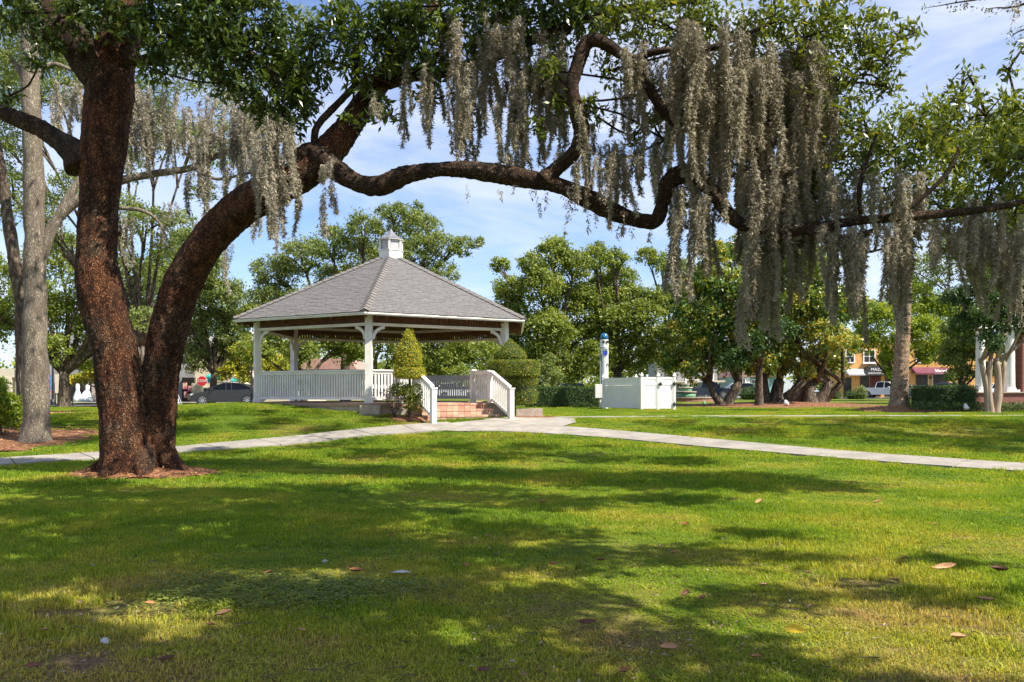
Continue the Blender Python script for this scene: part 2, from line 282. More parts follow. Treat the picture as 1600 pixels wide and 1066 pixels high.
def off(parent):
    """children are modelled in world coordinates: undo the place of an (unrotated) top-level parent"""
    return None if parent is None else tuple(-v for v in parent.location)
class MB:
    def __init__(s): s.v = []; s.f = []; s.m = []
    def add(s, vs, fs, mi=0):
        o = len(s.v); s.v += [tuple(p) for p in vs]; s.f += [tuple(i + o for i in f) for f in fs]; s.m += [mi] * len(fs); return s
    def box(s, x0, x1, y0, y1, z0, z1, mi=0):
        v = [(x0, y0, z0), (x1, y0, z0), (x1, y1, z0), (x0, y1, z0), (x0, y0, z1), (x1, y0, z1), (x1, y1, z1), (x0, y1, z1)]
        return s.add(v, [(0, 3, 2, 1), (4, 5, 6, 7), (0, 1, 5, 4), (1, 2, 6, 5), (2, 3, 7, 6), (3, 0, 4, 7)], mi)
    def bar(s, a, b, w, h, up=(0, 0, 1), mi=0):
        a = Vector(a); b = Vector(b); d = (b - a).normalized(); u = Vector(up); r = d.cross(u)
        if r.length < 1e-4: r = d.cross(Vector((0, 1, 0)))
        r.normalize(); u = r.cross(d).normalized(); v = []
        for p in (a, b):
            for sx, sz in ((-1, -1), (1, -1), (1, 1), (-1, 1)): v.append(p + r * (sx * w / 2) + u * (sz * h / 2))
        return s.add(v, [(0, 3, 2, 1), (4, 5, 6, 7), (0, 1, 5, 4), (1, 2, 6, 5), (2, 3, 7, 6), (3, 0, 4, 7)], mi)
    def prism(s, poly, z0, z1, mi=0):
        n = len(poly); v = [(p[0], p[1], z0) for p in poly] + [(p[0], p[1], z1) for p in poly]
        f = [tuple(range(n - 1, -1, -1)), tuple(range(n, 2 * n))] + [(i, (i + 1) % n, n + (i + 1) % n, n + i) for i in range(n)]
        return s.add(v, f, mi)
    def extr(s, poly, axis_o, e1, e2, n, t, mi=0):
        """2-D polygon in plane (e1, e2) at axis_o, extruded t along n"""
        O = Vector(axis_o); e1 = Vector(e1); e2 = Vector(e2); n = Vector(n); k = len(poly)
        v = [O + e1 * p[0] + e2 * p[1] for p in poly] + [O + e1 * p[0] + e2 * p[1] + n * t for p in poly]
        f = [tuple(range(k - 1, -1, -1)), tuple(range(k, 2 * k))] + [(i, (i + 1) % k, k + (i + 1) % k, k + i) for i in range(k)]
        return s.add(v, f, mi)
    def tube(s, pts, rad, n=8, mi=0, caps=True):
        P = [Vector(p) for p in pts]; rings = []; ref = Vector((0.31, 0.95, 0.1)); o = len(s.v)
        for i, p in enumerate(P):
            d = (P[min(i + 1, len(P) - 1)] - P[max(i - 1, 0)]).normalized()
            a = d.cross(ref)
            if a.length < 0.05: a = d.cross(Vector((1, 0, 0)))
            a.normalize(); b = d.cross(a)
            r = rad[i] if hasattr(rad, '__len__') else rad
            for k in range(n):
                t = 2 * math.pi * k / n; s.v.append(tuple(p + a * (math.cos(t) * r) + b * (math.sin(t) * r)))
        for i in range(len(P) - 1):
            for k in range(n):
                s.f.append((o + i * n + k, o + i * n + (k + 1) % n, o + (i + 1) * n + (k + 1) % n, o + (i + 1) * n + k)); s.m.append(mi)
        if caps:
            s.f.append(tuple(o + k for k in range(n - 1, -1, -1))); s.m.append(mi)
            q = o + (len(P) - 1) * n; s.f.append(tuple(q + k for k in range(n))); s.m.append(mi)
        return s
    def lathe(s, prof, c, n=24, mi=0):
        o = len(s.v)
        for r, z in prof:
            for k in range(n):
                t = 2 * math.pi * k / n; s.v.append((c[0] + r * math.cos(t), c[1] + r * math.sin(t), c[2] + z))
        for i in range(len(prof) - 1):
            for k in range(n):
                s.f.append((o + i * n + k, o + i * n + (k + 1) % n, o + (i + 1) * n + (k + 1) % n, o + (i + 1) * n + k)); s.m.append(mi)
        s.f.append(tuple(o + k for k in range(n - 1, -1, -1))); s.m.append(mi)
        q = o + (len(prof) - 1) * n; s.f.append(tuple(q + k for k in range(n))); s.m.append(mi)
        return s
    def mesh(s, name, mats, smooth=False):
        me = bpy.data.meshes.new(name); me.from_pydata(s.v, [], s.f)
        for m in (mats if isinstance(mats, (list, tuple)) else [mats]): me.materials.append(m)
        if any(s.m): me.polygons.foreach_set('material_index', s.m)
        if smooth: me.polygons.foreach_set('use_smooth', [True] * len(me.polygons))
        me.update(); return me
    def build(s, name, mats, parent=None, smooth=False, loc=None, bevel=0):
        o = link(name, s.mesh(name, mats, smooth), parent)
        if parent is not None and loc is None: 
            if parent.parent is None and parent.type == 'EMPTY': o.location = off(parent)
        if loc is not None: o.location = loc
        if bevel:
            bv = o.modifiers.new('bevel', 'BEVEL'); bv.width = bevel; bv.segments = 2; bv.limit_method = 'ANGLE'
        return o
def catmull(pts, rad, step=0.12):
    P = [Vector(p) for p in pts]; P = [P[0] * 2 - P[1]] + P + [P[-1] * 2 - P[-2]]; Rr = [rad[0]] + list(rad) + [rad[-1]]
    op, orr = [], []
    for i in range(1, len(P) - 2):
        L = (P[i + 1] - P[i]).length; k = max(2, int(L / step))
        for j in range(k):
            t = j / k; a, b, c, d = P[i - 1], P[i], P[i + 1], P[i + 2]
            op.append(0.5 * ((2 * b) + (c - a) * t + (2 * a - 5 * b + 4 * c - d) * t * t + (3 * b - a - 3 * c + d) * t ** 3))
            orr.append(Rr[i] * (1 - t) + Rr[i + 1] * t)
    op.append(P[-2]); orr.append(Rr[-2])
    return op, orr

def bark_tube(name, pts, rad, m, parent, n=48, step=0.05, amp=0.03, freq=7.0, ztop=1.0, lump=0.06):
    """limb with lumpy outline and raised bark plates, all real relief"""
    op, orr = catmull(pts, rad, step); mb = MB(); mb.tube(op, orr, n)
    V = []; k = 0
    for i, p in enumerate(op):
        for j in range(n):
            v = Vector(mb.v[k]); k += 1; d = (v - p); r = d.length
            if r < 1e-5: V.append(v); continue
            d /= r
            q = Vector((v.x * freq, v.y * freq, v.z * freq * 0.7))
            a = mn.noise(q * 1.9) + 0.7 * mn.noise(q * 4.3) + .4 * mn.noise(q * 9)
            lum = mn.noise(v * 1.3 + Vector((7, 3, 1))) * lump * min(1, r / 0.15)
            V.append(v + d * (amp * a * min(1.0, r / 0.12) + lum))
    mb.v = [tuple(v) for v in V]
    return mb.build(name, m, parent, smooth=True)

# ------------------------------------------------------------------ leaves and moss (numpy)
def unit(a): return a / np.maximum(np.linalg.norm(a, axis=1, keepdims=True), 1e-6)
def leaf_arrays(P, D, N, L, Wd, fold=0.18):
    n = len(P); S = unit(np.cross(D, N)); N2 = np.cross(S, D)
    L = L[:, None]; Wd = Wd[:, None]
    mid = P + D * L * 0.5 - N2 * L * 0.04
    b = P; t = P + D * L - N2 * L * 0.12
    l_ = mid + S * Wd * .5 + N2 * Wd * fold; r_ = mid - S * Wd * .5 + N2 * Wd * fold
    V = np.stack([b, l_, mid, r_, t], 1).reshape(-1, 3)
    i = (np.arange(n) * 5)[:, None]
    F = np.concatenate([i + [0, 2, 1], i + [0, 3, 2], i + [1, 2, 4], i + [2, 3, 4]], 0)
    return V, F
def leaf2_arrays(P, D, N, L, Wd):
    n = len(P); S = unit(np.cross(D, N)); L = L[:, None]; Wd = Wd[:, None]
    mid = P + D * L * 0.5; V = np.stack([P, mid + S * Wd * .5, P + D * L, mid - S * Wd * .5], 1).reshape(-1, 3)
    i = (np.arange(n) * 4)[:, None]
    return V, np.concatenate([i + [0, 1, 2], i + [0, 2, 3]], 0)
def rand_dirs(n, up=0.0):
    d = rng.normal(size=(n, 3)); d = unit(d); d[:, 2] += up; return unit(d)
def rosette_leaves(centres, per, L0, W0, spread=0.05, hue=None, flat=False):
    """twig tips with a whorl of leaves each"""
    k = len(centres); tips = np.repeat(centres, per, 0) + rng.normal(size=(k * per, 3)) * spread
    axis = np.repeat(unit(rng.normal(size=(k, 3)) + np.array([0, 0, 0.5])), per, 0)
    d = unit(rng.normal(size=(k * per, 3)) + axis * 0.5 + np.array([0, 0, -0.15]))
    nrm = unit(np.array([0, 0, 1.0]) + rng.normal(size=(k * per, 3)) * 0.55)
    L = L0 * rng.uniform(0.65, 1.25, k * per); w = L * (W0 / L0) * rng.uniform(0.8, 1.2, k * per)
    V, F = leaf_arrays(tips, d, nrm, L, w) if not flat else leaf2_arrays(tips, d, nrm, L, w)
    base = np.repeat(rng.uniform(0, 0.65, k) if hue is None else hue, per) + rng.uniform(0, 0.35, k * per)
    return V, F, np.repeat(np.clip(base, 0, 1), 4 if flat else 5)
NF, LF = 1.72, 1.02
def far_crown(blobs, n, L0, seed_up=0.35, sub=22, two=True, subr=0.34, aspect=.5):
    vols = np.array([b[3] ** 2.2 for b in blobs]); cnt = (n * NF * vols / vols.sum()).astype(int)
    PP, NN, HH = [], [], []
    for b, c in zip(blobs, cnt):
        cx, cy, cz, r = b[:4]; k = max(8, int(sub * (0.6 + 0.4 * r)))
        sd = rand_dirs(k, 0.25); sr = r * rng.uniform(0.35, 1.0, k)[:, None] ** 0.6
        S = np.array([cx, cy, cz]) + sd * sr * np.array([1, 0.9, 0.8])
        sz = r * subr * rng.uniform(0.55, 1.25, k); hue = rng.uniform(0, 0.6, k)
        idx = rng.integers(0, k, c); d = rand_dirs(c, seed_up); rr = rng.uniform(0, 1, c)[:, None] ** 0.45
        p = S[idx] + d * rr * sz[idx][:, None] * np.array([1.15, 1.15, 0.75])
        st_ = rng.uniform(size=c) < .24; p = np.where(st_[:, None], np.array([cx, cy, cz]) + d * (rng.uniform(0, 1, c)[:, None] ** .4) * r * np.array([1.08, 1.0, .95]), p)
        PP.append(p); NN.append(d); HH.append(hue[idx] + rng.uniform(0, 0.4, c))
    P = np.concatenate(PP); N = np.concatenate(NN); H = np.clip(np.concatenate(HH), 0, 1)
    D = unit(rng.normal(size=P.shape) + np.array([0, 0, -0.2])); nr = unit(N * 0.9 + rng.normal(size=P.shape) * 0.6 + np.array([0, 0, .3]))
    L = L0 * LF * rng.uniform(0.6, 1.3, len(P)); V, F = leaf2_arrays(P, D, nr, L, L * aspect)
    return V, F, np.repeat(H, 4)
def moss_arrays(A, L, w, dens=420, fl=0.11, fw=0.006):
    """A anchors, L lengths, w widths -> fibres"""
    cnt = np.maximum(20, (dens * L * (0.22 + w / 0.14 * .6)).astype(int)); idx = np.repeat(np.arange(len(A)), cnt); n = len(idx)
    t = rng.uniform(0, 1, n) ** 0.85; l = L[idx]; ww = w[idx]
    prof = np.where(t < 0.12, 0.6 + t * 3, (1 - t) ** 1.15 + 0.05); ang = rng.uniform(0, 2 * np.pi, n); rr = np.sqrt(rng.uniform(0, 1, n)) * ww * prof
    prof = prof * (1 + .45 * np.sin(t * l * 8 + rng.uniform(0, 6.28, len(A))[idx])) * np.where(rng.uniform(size=n) < .12, 1.9, 1); ph = rng.uniform(0, 6.28, len(A)); ph2 = rng.uniform(0, 6.28, len(A)); sw = rng.uniform(0.02, 0.10, len(A))
    P = A[idx] + np.stack([np.cos(ang) * rr + sw[idx] * np.sin(t * l * 3 + ph[idx]), np.sin(ang) * rr + sw[idx] * np.sin(t * l * 2.4 + ph2[idx]), -t * l], 1)
    lz = rng.normal(0, .75, (n, 2)); d = unit(np.stack([lz[:, 0], lz[:, 1], -rng.normal(0.75, .6, n)], 1))
    d2 = unit(d + np.stack([rng.normal(0, .8, n), rng.normal(0, .8, n), rng.normal(-.35, .4, n)], 1))
    S = unit(np.cross(d, rng.normal(size=(n, 3)))); f = fl * rng.uniform(0.5, 1.4, n)[:, None]; q = fw * rng.uniform(0.6, 1.4, n)[:, None]
    m = P + d * f * .5; tip = m + d2 * f * .5
    V = np.stack([P, m - S * q * .6, tip, m + S * q * .6], 1).reshape(-1, 3)
    i = (np.arange(n) * 4)[:, None]; F = np.concatenate([i + [0, 1, 2], i + [0, 2, 3]], 0)
    H = np.clip(np.repeat(rng.uniform(0.1, 0.6, len(A))[idx] + rng.uniform(-.05, .3, n), 4), 0, 1)
    return V, F, H
def shift(V, loc): return V - np.array(loc, dtype=float)
def leaf_obj(name, arr, m, parent=None, loc=None):
    V, F, H = arr
    if loc is not None: V = shift(V, loc)
    return link(name, fast_mesh(name, V, F, m, H), parent, off(parent) if parent is not None and parent.parent is None and parent.type == 'EMPTY' else loc)

# ================================================================== GROUND
def axis_vals(segs):
    out = []
    for a, b, s in segs: out += list(np.arange(a, b, s))
    return np.array(out + [segs[-1][1]])
gx = axis_vals([(-400, -60, 20), (-60, -24, 3), (-24, 26, 0.35), (26, 60, 3), (60, 400, 20)])
gy = axis_vals([(-60, 0, 5), (0, 34, 0.35), (34, 64, 1.0), (64, 120, 4), (120, 500, 20)])
X, Y = np.meshgrid(gx, gy); Z = gz(X, Y)
hn = np.array([[mn.noise(Vector((x * .9, y * .9, 0))) * .018 for x in gx] for y in gy]); Z = Z + hn * ((X > -24) & (X < 26) & (Y < 64))
nx, ny = len(gx), len(gy); ii = (np.arange(ny - 1)[:, None] * nx + np.arange(nx - 1)[None, :]).ravel()
F = np.stack([ii, ii + 1, ii + nx + 1, ii + nx], 1)
ground = link('ground', fast_mesh('ground', np.stack([X.ravel(), Y.ravel(), Z.ravel()], 1), F, M['ground'], smooth=True))
tag(ground, 'sloping park lawn with thin and bare patches', kind='structure')

# ---- concrete path laid in slabs
def path_slabs(centre, width, step, parent, th=0.05):
    op, _ = catmull([(x, y, 0) for x, y in centre], [1] * len(centre), 0.25)
    L = [0]
    for a, b in zip(op, op[1:]): L.append(L[-1] + (b - a).length)
    n = int(L[-1] / step)
    def at(s):
        s = min(max(s, 0), L[-1] - 1e-4); i = max(j for j in range(len(L) - 1) if L[j] <= s); t = (s - L[i]) / (L[i + 1] - L[i])
        d = (op[i + 1] - op[i]).normalized(); return op[i].lerp(op[i + 1], t), Vector((-d.y, d.x, 0))
    for k in range(n):
        s0 = k * step + 0.014; s1 = (k + 1) * step - 0.014; K, Wn = 6, 4; vt = []; vb = []
        wob = random.uniform(-.004, .004)
        for i in range(K + 1):
            p, nn = at(s0 + (s1 - s0) * i / K)
            for j in range(Wn + 1):
                q = p + nn * (width * (j / Wn - .5)); z = g1(q.x, q.y)
                vt.append((q.x, q.y, z + 0.035 + wob)); vb.append((q.x, q.y, z - th))
        W1 = Wn + 1; f = [(i * W1 + j, (i + 1) * W1 + j, (i + 1) * W1 + j + 1, i * W1 + j + 1) for i in range(K) for j in range(Wn)]
        f = [tuple(reversed(q)) for q in f]
        N = len(vt); ring = [j for j in range(W1)] + [i * W1 + Wn for i in range(1, K + 1)] + [K * W1 + j for j in range(Wn - 1, -1, -1)] + [i * W1 for i in range(K - 1, 0, -1)]
        f += [(ring[i], ring[(i + 1) % len(ring)], N + ring[(i + 1) % len(ring)], N + ring[i]) for i in range(len(ring))]
        mb = MB(); mb.add(vt + vb, f); mb.build('slab', random.choice([M['concrete'], M['concrete2'], M['concrete3']]), parent)
    return [(v.x, v.y) for v in op]
path = thing('path', (0, 0, 0), None, None); tag(path, 'pale concrete path winding across the lawn in slabs', kind='structure')
PATHS = []
c_left = [(-16.5, 14.2), (-10.6, 17.4), (-6.4, 20.9), (-3.8, 23.2), (-1.4, 24.55), (-.6, 24.9)]
c_right = [(-1.0, 24.3), (0.6, 23.9), (2.6, 22.9), (5.4, 20.6), (8.7, 17.35), (13.0, 14.4)]
c_far = [(-.4, 25.4), (1.2, 27.3), (3.5, 29.2), (8, 30.4), (14, 31.0), (20, 31.0), (27, 30.5), (34, 29.5)]
PATHS.append((path_slabs(c_left, 1.35, 1.4, path), 0.68)); PATHS.append((path_slabs(c_right, 1.5, 1.4, path), 0.75)); PATHS.append((path_slabs(c_far, 1.25, 1.4, path), 0.63))
mb = MB(); pad = [(-2.7, 24.1), (-1.6, 23.4), (.9, 23.4), (1.9, 25.2), (2.0, 27.2), (.6, 26.9)]
def patch(name, outline, m, parent, lift, res=0.3, inside=None):
    xs = [p[0] for p in outline]; ys = [p[1] for p in outline]
    def ins(x, y):
        c = False; j = len(outline) - 1
        for i in range(len(outline)):
            xi, yi = outline[i]; xj, yj = outline[j]
            if (yi > y) != (yj > y) and x < (xj - xi) * (y - yi) / (yj - yi) + xi: c = not c
            j = i
        return c
    bm = bmesh.new(); vs = [bm.verts.new((x, y, 0)) for x, y in outline]; bm.faces.new(vs)
    x = min(xs) + res
    while x < max(xs):
        bmesh.ops.bisect_plane(bm, geom=bm.verts[:] + bm.edges[:] + bm.faces[:], plane_co=(x, 0, 0), plane_no=(1, 0, 0)); x += res
    y = min(ys) + res
    while y < max(ys):
        bmesh.ops.bisect_plane(bm, geom=bm.verts[:] + bm.edges[:] + bm.faces[:], plane_co=(0, y, 0), plane_no=(0, 1, 0)); y += res
    for v in bm.verts: v.co.z = g1(v.co.x, v.co.y) + lift(v.co.x, v.co.y)
    bm.normal_update()
    for f in bm.faces:
        if f.normal.z < 0: f.normal_flip()
    me = bpy.data.meshes.new(name); bm.to_mesh(me); bm.free(); me.materials.append(m)
    me.polygons.foreach_set('use_smooth', [True] * len(me.polygons))
    return link(name, me, parent), ins
_, pad_in = patch('landing_slab', pad, M['concrete'], path, lambda x, y: 0.028)

# ---- mulch beds
def wob_ellipse(cx, cy, rx, ry, n=72, a=0.12, sd=0):
    out = []
    for i in range(n):
        t = 2 * math.pi * i / n; k = 1 + a * mn.noise(Vector((math.cos(t) * 2 + sd, math.sin(t) * 2, sd))) + a * .5 * mn.noise(Vector((math.cos(t) * 7 + sd, math.sin(t) * 7, 3)))
        out.append((cx + rx * k * math.cos(t), cy + ry * k * math.sin(t)))
    return out
BEDS = [('under the big forked oak', -6.65, 15.3, 1.32, 0.85, 0.12, 0.3), ('left of the path round the grey trunk', -15.0, 21.2, 4.3, 3.3, 0.25, 0.03),
        ('beside the far left street', -16.5, 34.5, 7.6, 5.6, 0.2, 0.03), ('under the magnolia clump', 17.4, 54.0, 6.6, 5.0, 0.2, 0.04),
        ('round the palm trunk', 18.3, 39.2, 2.3, 2.3, 0.15, 0.05), ('beside the left stair rail', -2.95, 25.75, 0.75, 0.6, .15, .03),
        ('beside the right stair rail', .75, 27.5, 0.8, 0.8, .15, .03), ('under the right hedge', 19.6, 38.2, 3.2, 1.3, .15, .02)]
bed_in = []
for k, (nm, cx, cy, rx, ry, a, lf) in enumerate(BEDS):
    ol = wob_ellipse(cx, cy, rx, ry, 72 if rx > 1 else 40, a, k * 3.1)
    h = 0.05 if k != 0 else 0.075
    o, fn = patch('mulch_bed', ol, M['mulch'], None, (lambda cx, cy, rx, ry, h: (lambda x, y: 0.012 + h * max(0, 1 - ((x - cx) / rx) ** 2 - ((y - cy) / ry) ** 2) ** .5))(cx, cy, rx, ry, h), 0.2 if rx < 2 else 0.6)
    tag(o, 'red brown mulch ' + nm, kind='structure'); bed_in.append((fn, cx, cy, rx * 1.3, ry * 1.3))
    n = [2600, 2600, 1800, 2200, 900, 300, 300, 300][k]
    t = rng.uniform(0, 2 * np.pi, n); r = np.sqrt(rng.uniform(0, 1.08, n)); P = np.stack([cx + rx * r * np.cos(t), cy + ry * r * np.sin(t)], 1)
    zz = gz(P[:, 0], P[:, 1]) + 0.02 + h * np.sqrt(np.maximum(0, 1 - r ** 2)); P = np.concatenate([P, zz[:, None]], 1)
    d = unit(np.stack([rng.normal(size=n), rng.normal(size=n), rng.normal(0, .3, n)], 1)); s = 0.05 if rx < 2 else 0.09
    V, F = leaf2_arrays(P, d, unit(np.array([0, 0, 1.]) + rng.normal(size=(n, 3)) * .6), rng.uniform(.5, 1.5, n) * s, rng.uniform(.5, 1.4, n) * s * .3)
    ch = leaf_obj('mulch_chips', (V, F, np.repeat(rng.uniform(0, 1, n), 4)), M['chip']); tag(ch, 'loose wood chips on the mulch ' + nm, kind='stuff')

# ---- roads, kerbs, pavement
def strip(name, x0, x1, y0, y1, m, lift, label):
    xs = np.arange(x0, x1 + .1, 2.0); ys = np.linspace(y0, y1, 5); A, B = np.meshgrid(xs, ys); zz = gz(A, B) + lift
    k = len(xs); q = (np.arange(len(ys) - 1)[:, None] * k + np.arange(k - 1)[None, :]).ravel()
    o = link(name, fast_mesh(name, np.stack([A.ravel(), B.ravel(), zz.ravel()], 1), np.stack([q, q + 1, q + k + 1, q + k], 1), m)); return tag(o, label, kind='structure')
strip('road', -70, 110, 92, 104, M['asphalt'], 0.03, 'asphalt street behind the park')
strip('pavement', -70, 110, 104.1, 109.5, M['concrete'], 0.15, 'pavement before the far shops')
strip('road', -70, -8, 53, 60, M['asphalt'], 0.03, 'asphalt street on the left behind the mulch')
strip('pavement', -70, -8, 60.1, 64, M['concrete'], 0.14, 'pavement before the left shops')
strip('kerb', -70, 110, 91.7, 92, M['concrete'], 0.14, 'kerb along the far street')
strip('kerb', -70, -8, 52.7, 53, M['concrete'], 0.14, 'kerb along the left street')

# ---- grass: blade tufts scattered over the lawn
def gn_instances(obj, coll):
    ng = bpy.data.node_groups.new('scatter', 'GeometryNodeTree')
    ng.interface.new_socket('Geometry', in_out='INPUT', socket_type='NodeSocketGeometry'); ng.interface.new_socket('Geometry', in_out='OUTPUT', socket_type='NodeSocketGeometry')
    N = ng.nodes; Lk = ng.links; gi = N.new('NodeGroupInput'); go = N.new('NodeGroupOutput'); ci = N.new('GeometryNodeCollectionInfo')
    ci.inputs[0].default_value = coll; ci.inputs['Separate Children'].default_value = True; ci.inputs['Reset Children'].default_value = True
    ip = N.new('GeometryNodeInstanceOnPoints'); ip.inputs['Pick Instance'].default_value = True
    def na(nm, ty):
        a = N.new('GeometryNodeInputNamedAttribute'); a.data_type = ty; a.inputs['Name'].default_value = nm; return a.outputs[0]
    Lk.new(gi.outputs[0], ip.inputs['Points']); Lk.new(ci.outputs[0], ip.inputs['Instance']); Lk.new(na('idx', 'INT'), ip.inputs['Instance Index'])
    Lk.new(na('rot', 'FLOAT_VECTOR'), ip.inputs['Rotation']); Lk.new(na('scl', 'FLOAT_VECTOR'), ip.inputs['Scale']); Lk.new(ip.outputs[0], go.inputs[0])
    md = obj.modifiers.new('scatter', 'NODES'); md.node_group = ng
def tile(n, size, h, wd, lean=0.45):
    P = np.stack([rng.uniform(-size / 2, size / 2, n), rng.uniform(-size / 2, size / 2, n), np.full(n, -0.004)], 1)
    tf = rng.integers(0, max(6, n // 14), n); tc_ = rng.uniform(-size / 2, size / 2, (max(6, n // 14), 2)); P[:, :2] = np.where(rng.uniform(size=(n, 1)) < .55, tc_[tf] + rng.normal(size=(n, 2)) * .022, P[:, :2])
    a = rng.uniform(0, 2 * np.pi, n); hh = h * rng.uniform(.35, 1.25, n) ; ln = rng.uniform(.1, 1, n) * lean * 2
    dr = np.stack([np.cos(a), np.sin(a), np.zeros(n)], 1); sd = np.stack([-np.sin(a), np.cos(a), np.zeros(n)], 1)
    w = wd * rng.uniform(.6, 1.3, n)[:, None]; up = np.array([0, 0, 1.0])
    m = P + up * (hh * .6)[:, None] + dr * (hh * ln * .35)[:, None]; tp = P + up * (hh * (1 - .35 * ln))[:, None] + dr * (hh * ln)[:, None]
    V = np.stack([P - sd * w * .5, P + sd * w * .5, m - sd * w * .42, m + sd * w * .42, tp], 1).reshape(-1, 3); i = (np.arange(n) * 5)[:, None]
    return V, np.concatenate([i + [0, 1, 3], i + [0, 3, 2], i + [2, 3, 4]], 0), np.repeat(rng.uniform(0, 1, n), 5)
gcoll = bpy.data.collections.new('grass_tufts')
for k in range(6):
    V, F_, H = tile(1300, 0.52, 0.048, 0.0055); gcoll.objects.link(bpy.data.objects.new('tuft_%02d' % k, fast_mesh('tuft', V, F_, M['blade'], H)))
pc = bpy.data.collections.new('far_tufts')
for k in range(4):
    V, F_, H = tile(900, 0.9, 0.055, 0.010); pc.objects.link(bpy.data.objects.new('far_tuft_%02d' % k, fast_mesh('far_tuft', V, F_, M['blade'], H)))
HEX0 = (-4.47, 31.3)
pth = np.array([p for pp, w in PATHS for p in pp]); pw = np.array([w for pp, w in PATHS for p in pp])
def lawn_ok(P, margin):
    ok = np.ones(len(P), bool)
    for i, p in enumerate(P):
        if (np.hypot(pth[:, 0] - p[0], pth[:, 1] - p[1]) < pw + margin).any() or pad_in(*p): ok[i] = False; continue
        if math.hypot(p[0] - HEX0[0], p[1] - HEX0[1]) < 4.95: ok[i] = False; continue
        for fn, cx, cy, rx, ry in bed_in:
            if abs(p[0] - cx) < rx and abs(p[1] - cy) < ry and fn(*p): ok[i] = False; break
    return ok
def scatter(name, pts, coll, ncol, zoff, smin, smax, label, tilt=0.0):
    n = len(pts); z = gz(pts[:, 0], pts[:, 1]) + zoff
    me = fast_mesh(name, np.concatenate([pts, z[:, None]], 1), np.zeros((0, 3), int), M['blade'])
    a = me.attributes.new('idx', 'INT', 'POINT'); a.data.foreach_set('value', rng.integers(0, ncol, n).astype(np.int32))
    r = np.stack([np.zeros(n), np.zeros(n), rng.uniform(0, 6.28, n)], 1)
    sl_ = (gz(pts[:, 0], pts[:, 1] + .3) - gz(pts[:, 0], pts[:, 1] - .3)) / .6
    q = me.attributes.new('rot', 'FLOAT_VECTOR', 'POINT'); q.data.foreach_set('vector', r.astype(np.float32).ravel())
    nz_ = np.array([mn.noise(Vector((p[0] * .45, p[1] * .45, 5))) for p in pts]); bare = np.clip(1 - (pts[:, 1] - 4) / 6, 0, 1)
    hs = np.clip(rng.uniform(smin, smax, n) * (1 - .45 * bare) * (1 - .6 * np.clip(nz_ * 2, -1, 1)), 0.3, 2.0)
    s = np.stack([np.ones(n), np.ones(n), hs], 1)
    q = me.attributes.new('scl', 'FLOAT_VECTOR', 'POINT'); q.data.foreach_set('vector', s.astype(np.float32).ravel())
    o = link(name, me); gn_instances(o, coll); return tag(o, label, kind='stuff')
def grid_pts(y0, y1, step):
    out = []
    y = y0
    while y < y1:
        hw = 0.62 * y + 2.5; x = -hw
        while x < hw: out.append((x + random.uniform(-.35, .35) * step, y + random.uniform(-.35, .35) * step)); x += step
        y += step
    return np.array(out)
gp = grid_pts(3.0, 13.5, 0.34); nzp = np.array([mn.fractal(Vector((p[0] * .55, p[1] * .9, 2)), .8, 2.0, 3) for p in gp])
thin = np.clip((9 - gp[:, 1]) / 5, 0, 1) * .33
gp = gp[(nzp * .8 + .62 > thin * rng.uniform(.8, 2.1, len(gp)))]
gp = gp[lawn_ok(gp, 0.2)]
scatter('grass', gp, gcoll, 6, 0.0, .75, 1.25, 'short green lawn grass in the foreground')
gp2 = grid_pts(13.5, 33, 0.55); gp2 = gp2[lawn_ok(gp2, 0.36)]
scatter('grass', gp2, pc, 4, 0.0, .75, 1.2, 'mown lawn grass around the path and pavilion')
gp3 = grid_pts(33, 52, 1.0); gp3 = gp3[lawn_ok(gp3, 0.5)]
scatter('grass', gp3, pc, 4, 0.0, .9, 1.3, 'mown lawn grass around the white enclosure')
wc = bpy.data.collections.new('tall_tufts')
for k in range(4):
    V, F_, H = tile(46, 0.16, 0.085, 0.0075, .8); wc.objects.link(bpy.data.objects.new('tall_tuft_%02d' % k, fast_mesh('tall_tuft', V, F_, M['blade'], np.clip(H * .5 + .45, 0, 1))))
wp = grid_pts(3.2, 13, 0.30); wp = wp[rng.uniform(size=len(wp)) < .36]; wp = wp[lawn_ok(wp, .15)]
scatter('grass', wp, wc, 4, 0.0, .5, 1.3, 'taller loose tufts in the foreground lawn')
n = 260; yy = rng.uniform(3.6, 11, n); xx = rng.uniform(-1, 1, n) * (0.6 * yy + .5); V_ = []; F_ = []
mb = MB()
for a, b in zip(xx, yy):
    t_ = random.uniform(0, 6.28); L_ = random.uniform(.03, .13); z_ = g1(a, b) + random.uniform(.015, .035); mb.bar((a, b, z_), (a + L_ * math.cos(t_), b + L_ * math.sin(t_), z_ + random.uniform(-.01, .02)), .005, .004)
tag(mb.build('twigs', M['stem']), 'small fallen twigs scattered in the foreground lawn', kind='stuff')
# edges of the grass along path and beds, finer
ed = grid_pts(14, 31, 0.24); ed = ed[rng.uniform(size=len(ed)) < .8]; dd = np.array([np.min(np.hypot(pth[:, 0] - p[0], pth[:, 1] - p[1]) - pw) for p in ed]); ed = ed[(dd > .0) & (dd < .42)]
ed = ed[lawn_ok(ed, 0.02)]
ec = bpy.data.collections.new('edge_tufts')
for k in range(3):
    V, F_, H = tile(130, 0.22, 0.06, 0.008); ec.objects.link(bpy.data.objects.new('edge_tuft_%02d' % k, fast_mesh('edge_tuft', V, F_, M['blade'], H)))
scatter('grass', ed, ec, 3, 0.0, .8, 1.3, 'longer grass along the edges of the path')
